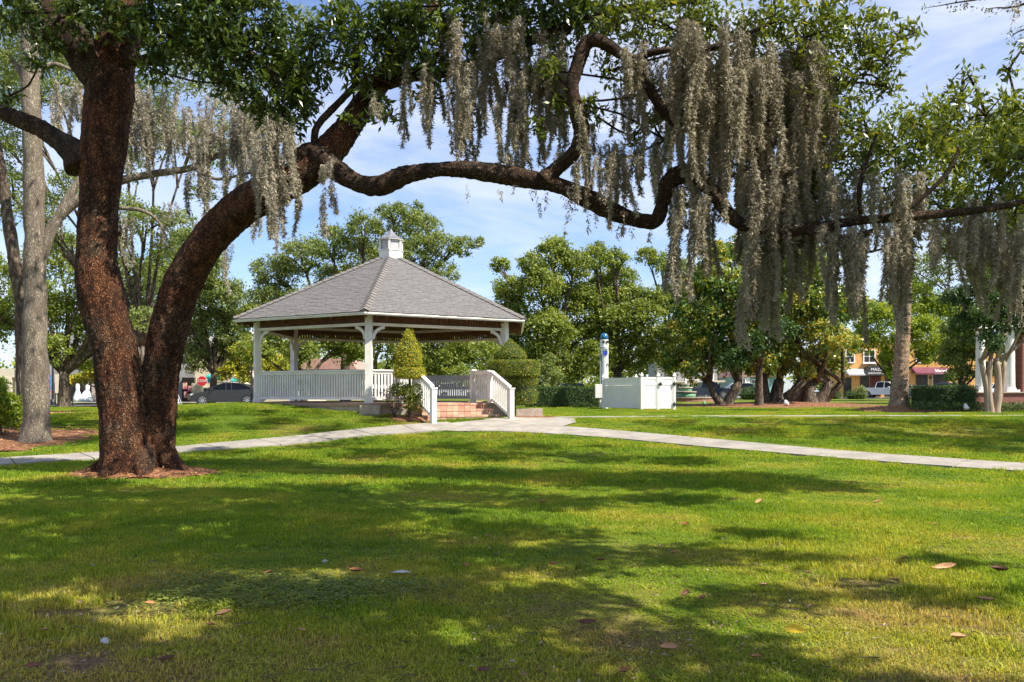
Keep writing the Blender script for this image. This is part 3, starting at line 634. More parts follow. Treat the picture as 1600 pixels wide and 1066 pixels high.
# leaf litter and thatch on thin ground
n = 26000; yy = 3.2 + 12 * rng.uniform(size=n) ** 1.5; xx = rng.uniform(-1, 1, n) * (0.62 * yy + 1.5)
nn = np.array([mn.noise(Vector((a * .6, b * .6, 9))) for a, b in zip(xx, yy)]); keep = rng.uniform(size=n) < np.clip(.25 + nn * 1.6 + .5 * np.exp(-((xx - .2) / 1.6) ** 2 - ((yy - 5) / 1.2) ** 2), .04, 1)
P = np.stack([xx, yy, gz(xx, yy) + rng.uniform(.003, .022, n)], 1)[keep]; n = len(P)
V, F_ = leaf2_arrays(P, unit(np.stack([rng.normal(size=n), rng.normal(size=n), rng.normal(0, .25, n)], 1)), unit(np.array([0, 0, 1.]) + rng.normal(size=(n, 3)) * .5), rng.uniform(.008, .042, n), rng.uniform(.004, .016, n))
tag(leaf_obj('leaf_litter', (V, F_, np.repeat(rng.uniform(0, 1, n), 4)), M['litter']), 'small brown leaf litter in the thin grass', kind='stuff')
n = 900; yy = 3.4 + 9 * rng.uniform(size=n) ** 1.4; xx = rng.uniform(-1, 1, n) * (0.6 * yy + .8); P = np.stack([xx, yy, gz(xx, yy) + rng.uniform(.015, .04, n)], 1)
kk = np.array([mn.noise(Vector((a * .8, b * .8, 21))) for a, b in zip(xx, yy)]) > .02; P = P[kk]; n = len(P)
V, F_ = leaf_arrays(P, unit(np.stack([rng.normal(size=n), rng.normal(size=n), rng.normal(0, .3, n)], 1)), unit(np.array([0, 0, 1.]) + rng.normal(size=(n, 3)) * .5), rng.uniform(.025, .06, n), rng.uniform(.010, .022, n), .45)
tag(leaf_obj('small_leaves', (V, F_, np.repeat(rng.uniform(.2, 1, n), 5)), M['litter']), 'drifts of small curled oak leaves in the grass', kind='stuff')
# clover patch
n = 5200; cx, cy = -1.75, 6.35; t = rng.uniform(0, 2 * np.pi, n); r = np.sqrt(rng.uniform(0, 1, n)) * (1 + .25 * np.sin(3 * t + 1)); xx = cx + 1.05 * r * np.cos(t) + .2 * rng.normal(size=n); yy = cy + .52 * r * np.sin(t) + .12 * rng.normal(size=n)
P = np.stack([xx, yy, gz(xx, yy) + rng.uniform(.02, .055, n)], 1); P3 = np.repeat(P, 3, 0); a = rng.uniform(0, 6.28, n); aa = (a[:, None] + np.array([0, 2.09, 4.19])).ravel()
V, F_ = leaf2_arrays(P3, unit(np.stack([np.cos(aa), np.sin(aa), np.full(3 * n, .15)], 1)), unit(np.array([0, 0, 1.]) + rng.normal(size=(3 * n, 3)) * .25), np.full(3 * n, .017), np.full(3 * n, .017))
tag(leaf_obj('clover', (V, F_, np.repeat(rng.uniform(0, .9, 3 * n), 4)), M['leaf_green']), 'dark green clover patch in the shaded lawn', kind='stuff')

# ================================================================== PAVILION
RP, RE = 4.86, 5.60; FLOOR = 1.20; BEAMZ = 3.69; EAVEZ = 4.02
def hexv(r, k, z=None):
    x = HEX0[0] + r * math.sin(R(60 * k)); y = HEX0[1] - r * math.cos(R(60 * k)); return (x, y) if z is None else Vector((x, y, z))
gaz = thing('gazebo', (HEX0[0], HEX0[1], 0.6), 'white six sided park gazebo with grey shingle roof and brick steps', 'gazebo')
mb = MB(); mb.prism([hexv(5.12, k) for k in range(6)], 0.3, 1.10); mb.build('foundation', M['stone'], gaz)
mb = MB(); mb.prism([hexv(5.18, k) for k in range(6)], 1.103, FLOOR); fl = mb.build('floor', M['paver'], gaz)
mb = MB(); mb.box(-.31, .31, -.22, .2, 0, .34); mb.build('footing_block', M['stone'], gaz, loc=(0.1, -5.05, .2 + .0)).rotation_euler = (0, 0, 0)
POST = MB().box(-.105, .105, -.105, .105, 0, 2.95).box(-.125, .125, -.125, .125, 0, .12).mesh('post', M['white'])
for k in range(6):
    p = hexv(RP, k); o = link('post', POST, gaz, (p[0] - gaz.location.x, p[1] - gaz.location.y, FLOOR - gaz.location.z), (0, 0, R(60 * k)))
def arc_bracket(mb, O, e, r=0.42, w=0.09, t=0.06, n=9):
    # quarter arc from post face down low to beam underside
    poly = []
    for i in range(n + 1):
        a = math.pi / 2 * i / n; poly.append((r - r * math.cos(a), -r + r * math.sin(a)))
    for i in range(n, -1, -1):
        a = math.pi / 2 * i / n; poly.append((r - (r - w) * math.cos(a) - 0 + 0 * w, -r + (r - w) * math.sin(a) if i < n else -w))
    poly = [(p[0], p[1]) for p in poly]; nrm = Vector((-e[1], e[0], 0)); mb.extr(poly, Vector(O) - nrm * t / 2, e, (0, 0, 1), nrm, t)
for k in range(6):
    a = hexv(RP, k, 0); b = hexv(RP, (k + 1) % 6, 0); e = (b - a).normalized(); A = a + e * .1; B = b - e * .1
    mb = MB(); mb.bar(A + Vector((0, 0, BEAMZ - .02)), B + Vector((0, 0, BEAMZ - .02)), .11, .09)
    mb.bar(A + Vector((0, 0, 4.10)), B + Vector((0, 0, 4.10)), .10, .10); mb.build('beam', M['white'], gaz)
    for P0, ee in ((A, e), (B, -e)):
        mb = MB(); arc_bracket(mb, P0 + Vector((0, 0, BEAMZ - .067)), ee); mb.build('bracket', M['white'], gaz)
# railings
BAL = MB().box(-.027, .027, -.016, .016, 0, .80).mesh('baluster', M['white'])
VAL = MB().box(-.040, .040, -.012, .012, 0, .335).mesh('valance_slat', M['brownwood'])
def railing(a, b, za, zb, name='railing', topw=.13, pitch=.107, end=.0, skirt=True):
    """rails between two points (floor heights za, zb); balusters stand before three flat boards"""
    a = Vector(a); b = Vector(b); e = (b - a); L = e.length; e.normalize(); nrm = Vector((e.y, -e.x, 0)); up = Vector((0, 0, 1))
    A = Vector((a.x, a.y, za)); B = Vector((b.x, b.y, zb)); mb = MB()
    mb.bar(A + up * 1.03, B + up * 1.03, topw, .045); mb.bar(A + up * .965, B + up * .965, .05, .08)
    mb.bar(A + up * .14 - nrm * .0, B + up * .14, .05, .08)
    if skirt:
        for h0, hh in ((.90, .10), (.52, .12), (.15, .10)): mb.bar(A + up * h0 - nrm * .035, B + up * h0 - nrm * .035, .018, hh)
    r = mb.build(name, M['white'], gaz); n = max(1, int(round(L / pitch)) - 1); rz = math.atan2(e.y, e.x)
    for i in range(n):
        t = (i + 1) / (n + 1); p = A.lerp(B, t); link('baluster', BAL, r, (p.x, p.y, p.z + .15), (0, 0, rz))
    return r
sdir = Vector((.866, .5, 0)); snor = Vector((.5, -.866, 0)); SR = Vector((-1.30, 28.28, 0)); SL = SR - sdir * 2.62
for k in range(6):
    a = hexv(RP, k, 0); b = hexv(RP, (k + 1) % 6, 0); e = (b - a).normalized()
    if k == 0: railing(a + e * .11, SL - e * .07, FLOOR, FLOOR, pitch=.11); railing(SR + e * .07, b - e * .11, FLOOR, FLOOR, pitch=.11)
    else: railing(a + e * .11, b - e * .11, FLOOR, FLOOR)
    v = MB(); v.bar(a + e * .1 + Vector((0, 0, 4.03)), b - e * .1 + Vector((0, 0, 4.03)), .03, .03); vr = v.build('valance', M['brownwood'], gaz)
    n = 44
    for i in range(n):
        p = (a + e * .12).lerp(b - e * .12, (i + .5) / n); link('valance_slat', VAL, vr, (p.x, p.y, 3.715), (0, 0, math.atan2(e.y, e.x)))
# stair: landing, three brick risers, newels, sloped rails
LAND = 1.22; TR = .40; SB = .665
newel = lambda p, z0, z1: MB().box(-.075, .075, -.075, .075, 0, z1 - z0).box(-.095, .095, -.095, .095, z1 - z0, z1 - z0 + .04).build('newel_post', M['white'], gaz, loc=(p.x - gaz.location.x, p.y - gaz.location.y, z0 - gaz.location.z))
for S in (SL, SR):
    k0 = S; k1 = S + snor * LAND; k2 = S + snor * (LAND + 1.32)
    for p, z0, z1 in ((k0, FLOOR, FLOOR + 1.06), (k1, FLOOR, FLOOR + .98), (k2, SB - .05, SB + .97)):
        newel(p, z0, z1).rotation_euler = (0, 0, R(30))
    railing(k0 + snor * .08, k1 - snor * .08, FLOOR, FLOOR, 'landing_railing', pitch=.13)
    railing(k1 + snor * .08, k2 - snor * .08, FLOOR - .02, SB + .02, 'stair_railing', pitch=.13, skirt=False)
def quad_prism(mb, c0, c1, c2, c3, z0, z1): mb.prism([(c.x, c.y) for c in (c0, c1, c2, c3)], z0, z1)
mb = MB()
i0 = SL + sdir * .08; i1 = SR - sdir * .08
quad_prism(mb, i0 - snor * .3, i1 - snor * .3, i1 + snor * (LAND - .1), i0 + snor * (LAND - .1), .3, FLOOR - .065)
for j in range(3):
    z = FLOOR - (FLOOR - SB) / 3 * (j + 1) ; d0 = LAND - .1 + TR * j; d1 = d0 + TR
    if j < 2: quad_prism(mb, i0 + snor * d0, i1 + snor * d0, i1 + snor * (d1 - .1), i0 + snor * (d1 - .1), .3, z - .065)
st = mb.build('steps', M['paver'], gaz)
bw = .205; nb = 12; span = (i1 - i0).length; bw = span / nb
def brick_mesh(i, w, d, h):
    return MB().box(-w / 2 + .005, w / 2 - .005, -d / 2, d / 2, 0, h).mesh('brick', BR[i])
rise = (FLOOR - SB) / 3
tread_b = [brick_mesh(i, bw, .20, .06) for i in range(4)]; rise_b = [brick_mesh(i, bw, .09, rise - .068) for i in range(4)]
ang = math.atan2(sdir.y, sdir.x)
for j in range(3):
    z = FLOOR - rise * j; d = LAND - .1 + TR * j
    for row in range(2):
        for i in range(nb):
            p = i0 + sdir * (bw * (i + .5)) + snor * (d - .06 - .205 * row)
            link('brick', random.choice(tread_b), st, (p.x, p.y, z - .062 + random.uniform(-.002, .002)), (0, 0, ang))
    for i in range(nb):
        p = i0 + sdir * (bw * (i + .5)) + snor * (d - .02); link('brick', random.choice(rise_b), st, (p.x, p.y, z - rise), (0, 0, ang))
mb = MB(); q = SR + sdir * .3 + snor * .1; mb.box(0.15, 1.0, 27.55, 28.1, .3, 1.0); mb.build('side_plinth', M['stone'], gaz)
mb = MB(); mb.box(-4.2, -2.9, 26.5, 26.9, .3, 1.02); mb.build('side_plinth', M['stone'], gaz)
# roof
TOPZ, TOPR = 6.46, .40
slope = (TOPZ - EAVEZ) / (RE - TOPR)
mb = MB(); v = [hexv(RE, k, EAVEZ - .03) for k in range(6)] + [hexv(TOPR, k, TOPZ - .03) for k in range(6)] + [hexv(RE, k, EAVEZ - .10) for k in range(6)] + [hexv(TOPR, k, TOPZ - .10) for k in range(6)]
mb.add(v, [(k, (k + 1) % 6, 6 + (k + 1) % 6, 6 + k) for k in range(6)] + [(12 + (k + 1) % 6, 12 + k, 18 + k, 18 + (k + 1) % 6) for k in range(6)] + [((k + 1) % 6, k, 12 + k, 12 + (k + 1) % 6) for k in range(6)])
roof = mb.build('roof', M['brownwood'], gaz)
mb = MB(); courses = 40
for k in range(6):
    a0 = hexv(RE + .06, k, EAVEZ - .028); b0 = hexv(RE + .06, (k + 1) % 6, EAVEZ - .028); a1 = hexv(TOPR, k, TOPZ); b1 = hexv(TOPR, (k + 1) % 6, TOPZ)
    nrm = (b0 - a0).cross(a1 - a0).normalized()
    if nrm.z < 0: nrm = -nrm
    for c in range(courses):
        t0 = c / courses; t1 = (c + 1.35) / courses if c < courses - 1 else 1.0
        A0 = a0.lerp(a1, t0); B0 = b0.lerp(b1, t0); A1 = a0.lerp(a1, t1); B1 = b0.lerp(b1, t1)
        w = (B0 - A0).length; nt_ = max(1, int(w / .30)); offs = random.random()
        cuts = [0] + sorted(min(max((i + offs) / nt_, 0.002), .998) for i in range(nt_)) + [1]
        for u0, u1 in zip(cuts, cuts[1:]):
            if u1 - u0 < .004: continue
            th = random.uniform(.012, .022); dn = random.uniform(-.012, .012) / max(w, .3)
            lo = (A0 - A1).normalized() * random.uniform(0, .025)
            g = .003 / w
            P0 = A0.lerp(B0, u0 + g) + lo + nrm * th; P1 = A0.lerp(B0, u1 - g) + lo + nrm * th; P2 = A1.lerp(B1, u1) + nrm * .008; P3 = A1.lerp(B1, u0) + nrm * .008
            Q0 = A0.lerp(B0, u0 + g) + lo; Q1 = A0.lerp(B0, u1 - g) + lo
            mb.add([P0, P1, P2, P3, Q0, Q1], [(0, 1, 2, 3), (4, 5, 1, 0), (4, 0, 3), (5, 2, 1)])
shg = mb.build('shingles', M['shingle'], roof); tag(shg, kind='stuff')
for k in range(6):
    a = hexv(RE + .05, k, EAVEZ + .01); b = hexv(TOPR, k, TOPZ + .03); mb = MB(); nseg = 24
    for i in range(nseg):
        p = a.lerp(b, i / nseg); q = a.lerp(b, (i + 1.3) / nseg) if i < nseg - 1 else b; d = (b - a).normalized(); s = d.cross(Vector((0, 0, 1))).normalized(); u = s.cross(d)
        v = [p - s * .15 - u * .035 + u * .02, p + u * .06, p + s * .15 - u * .035 + u * .02, q - s * .15 - u * .04, q + u * .035, q + s * .15 - u * .04]
        mb.add(v, [(0, 1, 4, 3), (1, 2, 5, 4), (0, 2, 1)])
    mb.build('hip_cap', M['hip'], roof)
    a = hexv(RE, k, 0); b = hexv(RE, (k + 1) % 6, 0); mb = MB(); mb.bar(a + Vector((0, 0, EAVEZ - .075)), b + Vector((0, 0, EAVEZ - .075)), .035, .10)
    a2 = hexv(RE + .04, k, 0); b2 = hexv(RE + .04, (k + 1) % 6, 0); mb.bar(a2 + Vector((0, 0, EAVEZ - .066)), b2 + Vector((0, 0, EAVEZ - .066)), .04, .04); mb.build('fascia', M['white'], roof)
    # rafters under the roof
    a = hexv(RE - .06, k, EAVEZ - .16); b = hexv(.3, k, EAVEZ - .16 + slope * (RE - .36)); mb = MB(); mb.bar(a, b, .07, .12)
    c0 = hexv(RE - .06, k, 0); c1 = hexv(RE - .06, (k + 1) % 6, 0)
    for i in range(1, 8):
        m0 = c0.lerp(c1, i / 8); cen = Vector((HEX0[0], HEX0[1], 0)); L0 = 1 - abs(i / 8 - .5) * 2; inn = cen + (m0 - cen) * (1 - .75 * L0 - .1)
        fr = (m0 - inn).length; 
        r0 = (m0 - cen).length * 1.0; mid = (c0.lerp(c1, .5) - cen); hd = mid.normalized(); z1 = EAVEZ - .15; z2 = EAVEZ - .15 + slope * 1.15 * ((m0 - inn).dot(hd))
        mb.bar(m0 + Vector((0, 0, z1)), inn + Vector((0, 0, z2)), .045, .10)
    mb.build('rafter', M['brownwood'], roof)
# cupola
def chex(r, k, z): x = HEX0[0] + r * math.sin(R(60 * k)); y = HEX0[1] - r * math.cos(R(60 * k)); return Vector((x, y, z))
mb = MB(); mb.prism([hexv(.47, k) for k in range(6)], 6.25, 6.74); mb.prism([hexv(.50, k) for k in range(6)], 6.742, 6.775); cup = mb.build('cupola', M['white'], gaz)
for k in range(6):
    mb = MB(); p = chex(.43, k, 0); mb.box(p.x - .035, p.x + .035, p.y - .035, p.y + .035, 6.777, 7.14); mb.build('corner_post', M['white'], cup)
    a = chex(.40, k, 0); b = chex(.40, (k + 1) % 6, 0); mb = MB(); e = (b - a).normalized()
    for i in range(7): mb.bar(a + e * .05 + Vector((0, 0, 6.82 + i * .047)), b - e * .05 + Vector((0, 0, 6.82 + i * .047)), .03, .040)
    mb.build('louver', M['louver'], cup)
mb = MB(); mb.prism([hexv(.52, k) for k in range(6)], 7.145, 7.18); mb.build('cornice', M['white'], cup)
mb = MB(); prof = [(.54, 7.182), (.40, 7.23), (.28, 7.30), (.16, 7.40), (.07, 7.50), (.015, 7.58)]
v = []; f = []
for r, z in prof: v += [chex(r, k, z) for k in range(6)]
for i in range(len(prof) - 1): f += [(i * 6 + k, i * 6 + (k + 1) % 6, i * 6 + 6 + (k + 1) % 6, i * 6 + 6 + k) for k in range(6)]
f += [tuple(range(5, -1, -1)), tuple(range(30, 36))]; mb.add(v, f); mb.build('cupola_roof', M['lead'], cup)

# ---- clipped shrubs
def shell_leaves(fn, n, L0, asp=.5, jit=.04):
    P, N = fn(n); P = P + rng.normal(size=P.shape) * jit
    d = unit(rng.normal(size=P.shape) + N * .5); nr = unit(N + rng.normal(size=P.shape) * .5); L = L0 * rng.uniform(.6, 1.3, n)
    V, F_ = leaf2_arrays(P, d, nr, L, L * asp); return V, F_, np.repeat(rng.uniform(0, 1, n), 4)
def cone_fn(c, r, h, bulge=.2):
    def f(n):
        t = 1 - np.sqrt(rng.uniform(0, 1, n)); a = rng.uniform(0, 2 * np.pi, n); rr = r * (1 - t) * (1 + bulge * np.sin(np.pi * t)) * rng.uniform(.88, 1.03, n)
        return np.stack([c[0] + rr * np.cos(a), c[1] + rr * np.sin(a), c[2] + h * t], 1), unit(np.stack([np.cos(a), np.sin(a), np.full(n, r / h)], 1))
    return f
def drum_fn(c, r, h, round_=.0):
    def f(n):
        a = rng.uniform(0, 2 * np.pi, n); s = rng.uniform(size=n); top = s < .3; bot = (s > .3) & (s < .42)
        z = np.where(top, h, np.where(bot, 0, rng.uniform(0, h, n))); rr = np.where(top | bot, np.sqrt(rng.uniform(0, 1, n)), rng.uniform(.93, 1.02, n)) * r
        rr = rr * (1 - round_ * (2 * z / h - 1) ** 2)
        return np.stack([c[0] + rr * np.cos(a), c[1] + rr * np.sin(a), c[2] + z], 1), unit(np.stack([np.cos(a), np.sin(a), np.where(top, 3.0, 0)], 1))
    return f
def ball_fn(c, r):
    def f(n):
        d = rand_dirs(n); return np.array(c) + d * np.array(r) * rng.uniform(.85, 1.04, (n, 1)), d
    return f
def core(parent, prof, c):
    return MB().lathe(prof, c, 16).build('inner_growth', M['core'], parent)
def cat3(*a):
    V = []; F_ = []; H = []; o = 0
    for v, f, h in a: V.append(v); F_.append(f + o); H.append(h); o += len(v)
    return np.concatenate(V), np.concatenate(F_), np.concatenate(H)
tx, ty = -3.12, 25.6; tz = g1(tx, ty)
tl = thing('topiary_shrub', (tx, ty, tz), 'yellow green tiered topiary left of the gazebo steps', 'topiary')
MB().tube([(tx, ty, tz), (tx + .05, ty, 1.4), (tx, ty, 2.4)], [.05, .045, .03], 8).build('trunk', M['stem'], tl)
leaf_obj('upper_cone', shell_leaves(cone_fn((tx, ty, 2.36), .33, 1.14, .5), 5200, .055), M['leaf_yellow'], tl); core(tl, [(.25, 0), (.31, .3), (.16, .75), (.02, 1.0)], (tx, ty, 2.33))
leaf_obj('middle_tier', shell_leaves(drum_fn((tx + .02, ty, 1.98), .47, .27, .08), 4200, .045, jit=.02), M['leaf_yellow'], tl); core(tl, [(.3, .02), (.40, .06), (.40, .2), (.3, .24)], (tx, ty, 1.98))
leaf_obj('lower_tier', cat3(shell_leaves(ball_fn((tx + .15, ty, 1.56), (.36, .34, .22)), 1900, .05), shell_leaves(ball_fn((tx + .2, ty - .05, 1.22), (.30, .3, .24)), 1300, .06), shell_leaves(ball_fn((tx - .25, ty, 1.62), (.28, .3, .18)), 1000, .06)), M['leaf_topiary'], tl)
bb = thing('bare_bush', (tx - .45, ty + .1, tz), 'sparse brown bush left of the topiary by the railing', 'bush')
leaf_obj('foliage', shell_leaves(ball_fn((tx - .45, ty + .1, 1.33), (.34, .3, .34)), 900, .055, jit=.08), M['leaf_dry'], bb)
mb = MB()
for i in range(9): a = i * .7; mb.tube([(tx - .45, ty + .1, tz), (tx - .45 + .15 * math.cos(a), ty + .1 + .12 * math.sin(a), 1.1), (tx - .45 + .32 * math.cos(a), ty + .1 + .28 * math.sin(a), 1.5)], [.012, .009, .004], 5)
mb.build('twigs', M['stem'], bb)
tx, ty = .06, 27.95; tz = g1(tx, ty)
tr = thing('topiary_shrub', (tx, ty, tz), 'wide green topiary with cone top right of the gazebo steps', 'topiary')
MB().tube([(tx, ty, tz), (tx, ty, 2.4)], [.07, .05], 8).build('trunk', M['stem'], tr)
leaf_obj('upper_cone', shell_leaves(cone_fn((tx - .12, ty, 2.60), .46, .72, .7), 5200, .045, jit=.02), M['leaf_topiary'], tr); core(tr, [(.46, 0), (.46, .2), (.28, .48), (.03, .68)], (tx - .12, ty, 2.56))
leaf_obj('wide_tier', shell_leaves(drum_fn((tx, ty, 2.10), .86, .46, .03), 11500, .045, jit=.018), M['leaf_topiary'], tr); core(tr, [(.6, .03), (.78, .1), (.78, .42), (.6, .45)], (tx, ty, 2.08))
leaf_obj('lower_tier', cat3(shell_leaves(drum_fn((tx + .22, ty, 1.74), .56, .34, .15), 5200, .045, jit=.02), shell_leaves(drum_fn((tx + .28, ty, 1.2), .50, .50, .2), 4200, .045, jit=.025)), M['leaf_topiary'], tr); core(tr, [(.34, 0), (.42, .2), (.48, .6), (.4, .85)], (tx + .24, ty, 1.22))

# hedges
def box_fn(c, e, hl, hd, h, lump=0.06):
    e = np.array([e[0], e[1], 0.]); nn_ = np.array([e[1], -e[0], 0.])
    def f(n):
        s = rng.uniform(size=n); u = rng.uniform(-1, 1, n); w = rng.uniform(-1, 1, n); z = rng.uniform(0, 1, n)
        top = s < .35; fr = (s >= .35) & (s < .62); bk = (s >= .62) & (s < .8); en = s >= .8
        w = np.where(fr, 1, np.where(bk, -1, w)); z = np.where(top, 1, z); u = np.where(en, np.sign(u), u)
        lm = 1 + lump * np.sin(u * hl * 5) * np.cos(z * 6 + u * 9)
        P = np.array(c) + e * (u * hl)[:, None] + nn_ * (w * hd * lm)[:, None]; P[:, 2] += z * h * (1 + lump * .4 * np.sin(u * hl * 3))
        N = nn_ * w[:, None] * (fr | bk)[:, None] + np.array([0, 0, 1.]) * top[:, None] + e * u[:, None] * en[:, None]
        return P, unit(N + 1e-4)
    return f
def hedge(label, c, e, hl, hd, h, n, m, L0=.07, name='hedge', cat='hedge'):
    t = thing(name, c, label, cat); ee = Vector((e[0], e[1], 0)); nn_ = Vector((e[1], -e[0], 0)); c_ = Vector(c)
    leaf_obj('foliage', shell_leaves(box_fn(c, e, hl, hd, h), n, L0, jit=.035), m, t)
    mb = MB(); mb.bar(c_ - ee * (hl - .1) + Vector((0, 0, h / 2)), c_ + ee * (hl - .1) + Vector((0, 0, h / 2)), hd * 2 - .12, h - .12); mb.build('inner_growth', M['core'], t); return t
hedge('long clipped green hedge between the gazebo and white enclosure', (3.0, 50, g1(3, 50)), (1, 0), 2.1, .45, 1.17, 9000, M['leaf_deep'], .09)
for i, (hx, lab) in enumerate(((18.9, 'dark clipped hedge nearest the palm trunk'),)):
    hedge(lab, (19.85, 39.0, g1(19.8, 39)), (1, .03), 1.25, .7, 1.05, 9000, M['leaf_deep'], .07)
n = 3500; hx = rng.uniform(17.8, 23.5, n); hy = rng.uniform(37.0, 38.4, n); P = np.stack([hx, hy, gz(hx, hy) + rng.uniform(.02, .4, n)], 1)
V, F_ = leaf2_arrays(P, rand_dirs(n, .6), rand_dirs(n, .8), rng.uniform(.08, .2, n), rng.uniform(.02, .05, n))
tag(leaf_obj('ground_cover', (V, F_, np.repeat(rng.uniform(0, 1, n), 4)), M['leaf_deep']), 'low leafy ground cover under the right hedge and columns', kind='stuff')
lx, ly = -13.2, 22.4
lb = thing('leafy_shrub', (lx, ly, g1(lx, ly)), 'bright green leafy shrub at the left edge beside the grey trunk', 'shrub')
leaf_obj('foliage', far_crown([(lx - .1, ly, 1.15, .45), (lx - .5, ly, 1.5, .5), (lx - .9, ly + .2, 1.2, .55), (lx + .3, ly, .8, .35), (lx - .5, ly, .8, .5)], 3800, .11), M['leaf_lime'], lb)
MB().tube([(lx - .3, ly, g1(lx, ly)), (lx - .4, ly, 1.2)], [.03, .02], 6).build('trunk', M['stem'], lb)
for (px, D, w, h, lab) in ((1168, 88, 1.0, 1.2, 'dark round shrub before the silver sedan'), (1182, 86, .9, 1.3, 'dark shrub beside the thin far trunk'),
                           (1335, 92, 1.1, .9, 'dark planter shrub before the orange shops'), (1300, 92, .9, .9, 'low shrub left of the orange shops planter'), (1345, 90, .6, 1.3, 'pale upright shrub left of the white pickup')):
    x = WX(px, D); t = thing('shrub', (x, D, g1(x, D)), lab, 'shrub')
    leaf_obj('foliage', shell_leaves(ball_fn((x, D, g1(x, D) + h * .5), (w, w * .8, h * .55)), 900, .16, jit=.08), M['leaf_deep'] if 'pale' not in lab else M['leaf_olive'], t)
    MB().lathe([(w * .5, 0), (w * .8, h * .4), (w * .4, h * .9)], (x, D, g1(x, D)), 10).build('inner_growth', M['core'], t)

# ================================================================== WHITE ENCLOSURE + TOWER
ec0 = Vector((WX(1003, 43.5), 43.5, 0)); lft = Vector((WX(943, 47), 47, 0)); rgt = ec0 + Vector((.985, .17, 0)) * 1.75; bck = lft + (rgt - ec0) + Vector((.1, -.2, 0))
ez = g1(ec0.x, ec0.y); TOPF = 2.33
enc = thing('white_enclosure', (ec0.x, ec0.y, ez), 'white vinyl fence enclosure with gate beside the tall pole', 'enclosure')
def fence_post(p): 
    mb = MB(); zb = g1(p.x, p.y) - .12
    mb.box(p.x - .065, p.x + .065, p.y - .065, p.y + .065, zb, TOPF + .08); mb.box(p.x - .085, p.x + .085, p.y - .085, p.y + .085, TOPF + .08, TOPF + .11)
    o = len(mb.v); mb.add([(p.x - .08, p.y - .08, TOPF + .112), (p.x + .08, p.y - .08, TOPF + .112), (p.x + .08, p.y + .08, TOPF + .112), (p.x - .08, p.y + .08, TOPF + .112), (p.x, p.y, TOPF + .27)], [(0, 1, 4), (1, 2, 4), (2, 3, 4), (3, 0, 4), (3, 2, 1, 0)])
    mb.build('fence_post', M['vinyl'], enc)
def fence_panel(a, b, nm='fence_panel', gap=.08):
    e = (b - a).normalized(); A = a + e * gap; B = b - e * gap; L = (B - A).length
    mb = MB(); up = Vector((0, 0, 1)); z0 = g1(A.x, A.y) + .08
    mb.bar(A + up * (TOPF - .03), B + up * (TOPF - .03), .06, .09); mb.bar(A + up * (z0 + .07), B + up * (z0 + .07), .06, .13); mb.bar(A + up * (TOPF - .34), B + up * (TOPF - .34), .06, .09)
    for q in (A + e * .03, B - e * .03): mb.bar(q + up * z0, q + up * (TOPF + .01), .06, .055, up=(1, 0, 0))
    fr = mb.build(nm, M['vinyl'], enc); n = int(L / .16); w = L / n
    for i in range(n):
        p = A + e * (w * (i + .5)); bd = MB(); bd.bar(p - e * (w / 2 - .003) + up * ((z0 + TOPF - .38) / 2 + .05), p + e * (w / 2 - .003) + up * ((z0 + TOPF - .38) / 2 + .05), .022, TOPF - .38 - z0 - .14); bd.build('board', M['vinyl'], fr)
    mb = MB(); mb.bar(A + up * (TOPF - .185), B + up * (TOPF - .185), .022, .215); mb.build('top_board', M['vinyl'], fr)
mid = ec0.lerp(rgt, .5)
for p in (ec0, lft, rgt, bck, mid): fence_post(p)
fence_panel(ec0, lft); fence_panel(ec0, mid); fence_panel(mid, rgt, 'gate'); fence_panel(rgt, bck); fence_panel(bck, lft)
for nm, p, z in (('latch', mid + Vector((.1, -.09, 0)), 1.98), ('hinge', rgt + Vector((-.02, -.09, 0)), 2.0), ('hinge', rgt + Vector((-.02, -.09, 0)), ez + .3)):
    mb = MB(); mb.box(p.x - .09, p.x + .09, p.y - .02, p.y + .02, z - .05, z + .05); mb.box(p.x - .03, p.x + .03, p.y - .04, p.y - .021, z - .1, z + .12); mb.build(nm, M['black'], enc)
px_, py_ = WX(945, 48.2), 48.2
tw = thing('emergency_tower', (px_, py_, g1(px_, py_)), 'tall white emergency call tower with blue dome light behind the enclosure', 'call tower')
MB().lathe([(.20, 0), (.20, 3.0)], (px_, py_, g1(px_, py_)), 24).build('column', M['vinyl'], tw, smooth=False)
MB().lathe([(.235, 0), (.235, .44)], (px_ - .03, py_, 4.12), 24).build('camera_head', M['vinyl'], tw)
MB().lathe([(.215, 0), (.215, .44)], (px_ - .01, py_, 3.66), 24).build('band_housing', M['vinyl'], tw)
mb = MB(); mb.extr([(-.12, .0), (.14, 0), (.14, .24), (-.12, .24)], (px_, py_ - .20, 3.68), (1, 0, 0), (0, 0, 1), (0, -1, 0), .05); mb.build('screen', M['panelblue'], tw)
mb = MB(); mb.extr([(-.12, 0), (.14, 0), (.14, .13), (-.12, .13)], (px_, py_ - .20, 3.925), (1, 0, 0), (0, 0, 1), (0, -1, 0), .05); mb.build('grille', M['panelgrey'], tw)
MB().lathe([(.23, 0), (.23, .16), (.20, .27), (.13, .35), (.02, .385)], (px_ - .03, py_, 4.562), 24).build('beacon_dome', M['beacon'], tw, smooth=True)
for dx in (-.10, .12):
    mb = MB(); mb.tube([(px_ + dx, py_ - .20, 4.42), (px_ + dx, py_ - .26, 4.42)], [.085, .085], 16); mb.build('camera_lens', M['black'], tw)
mb = MB(); mb.box(px_ - .29, px_ - .21, py_ - .12, py_ + .1, g1(px_, py_) + .4, 3.75); mb.build('conduit', M['panelgrey'], tw)
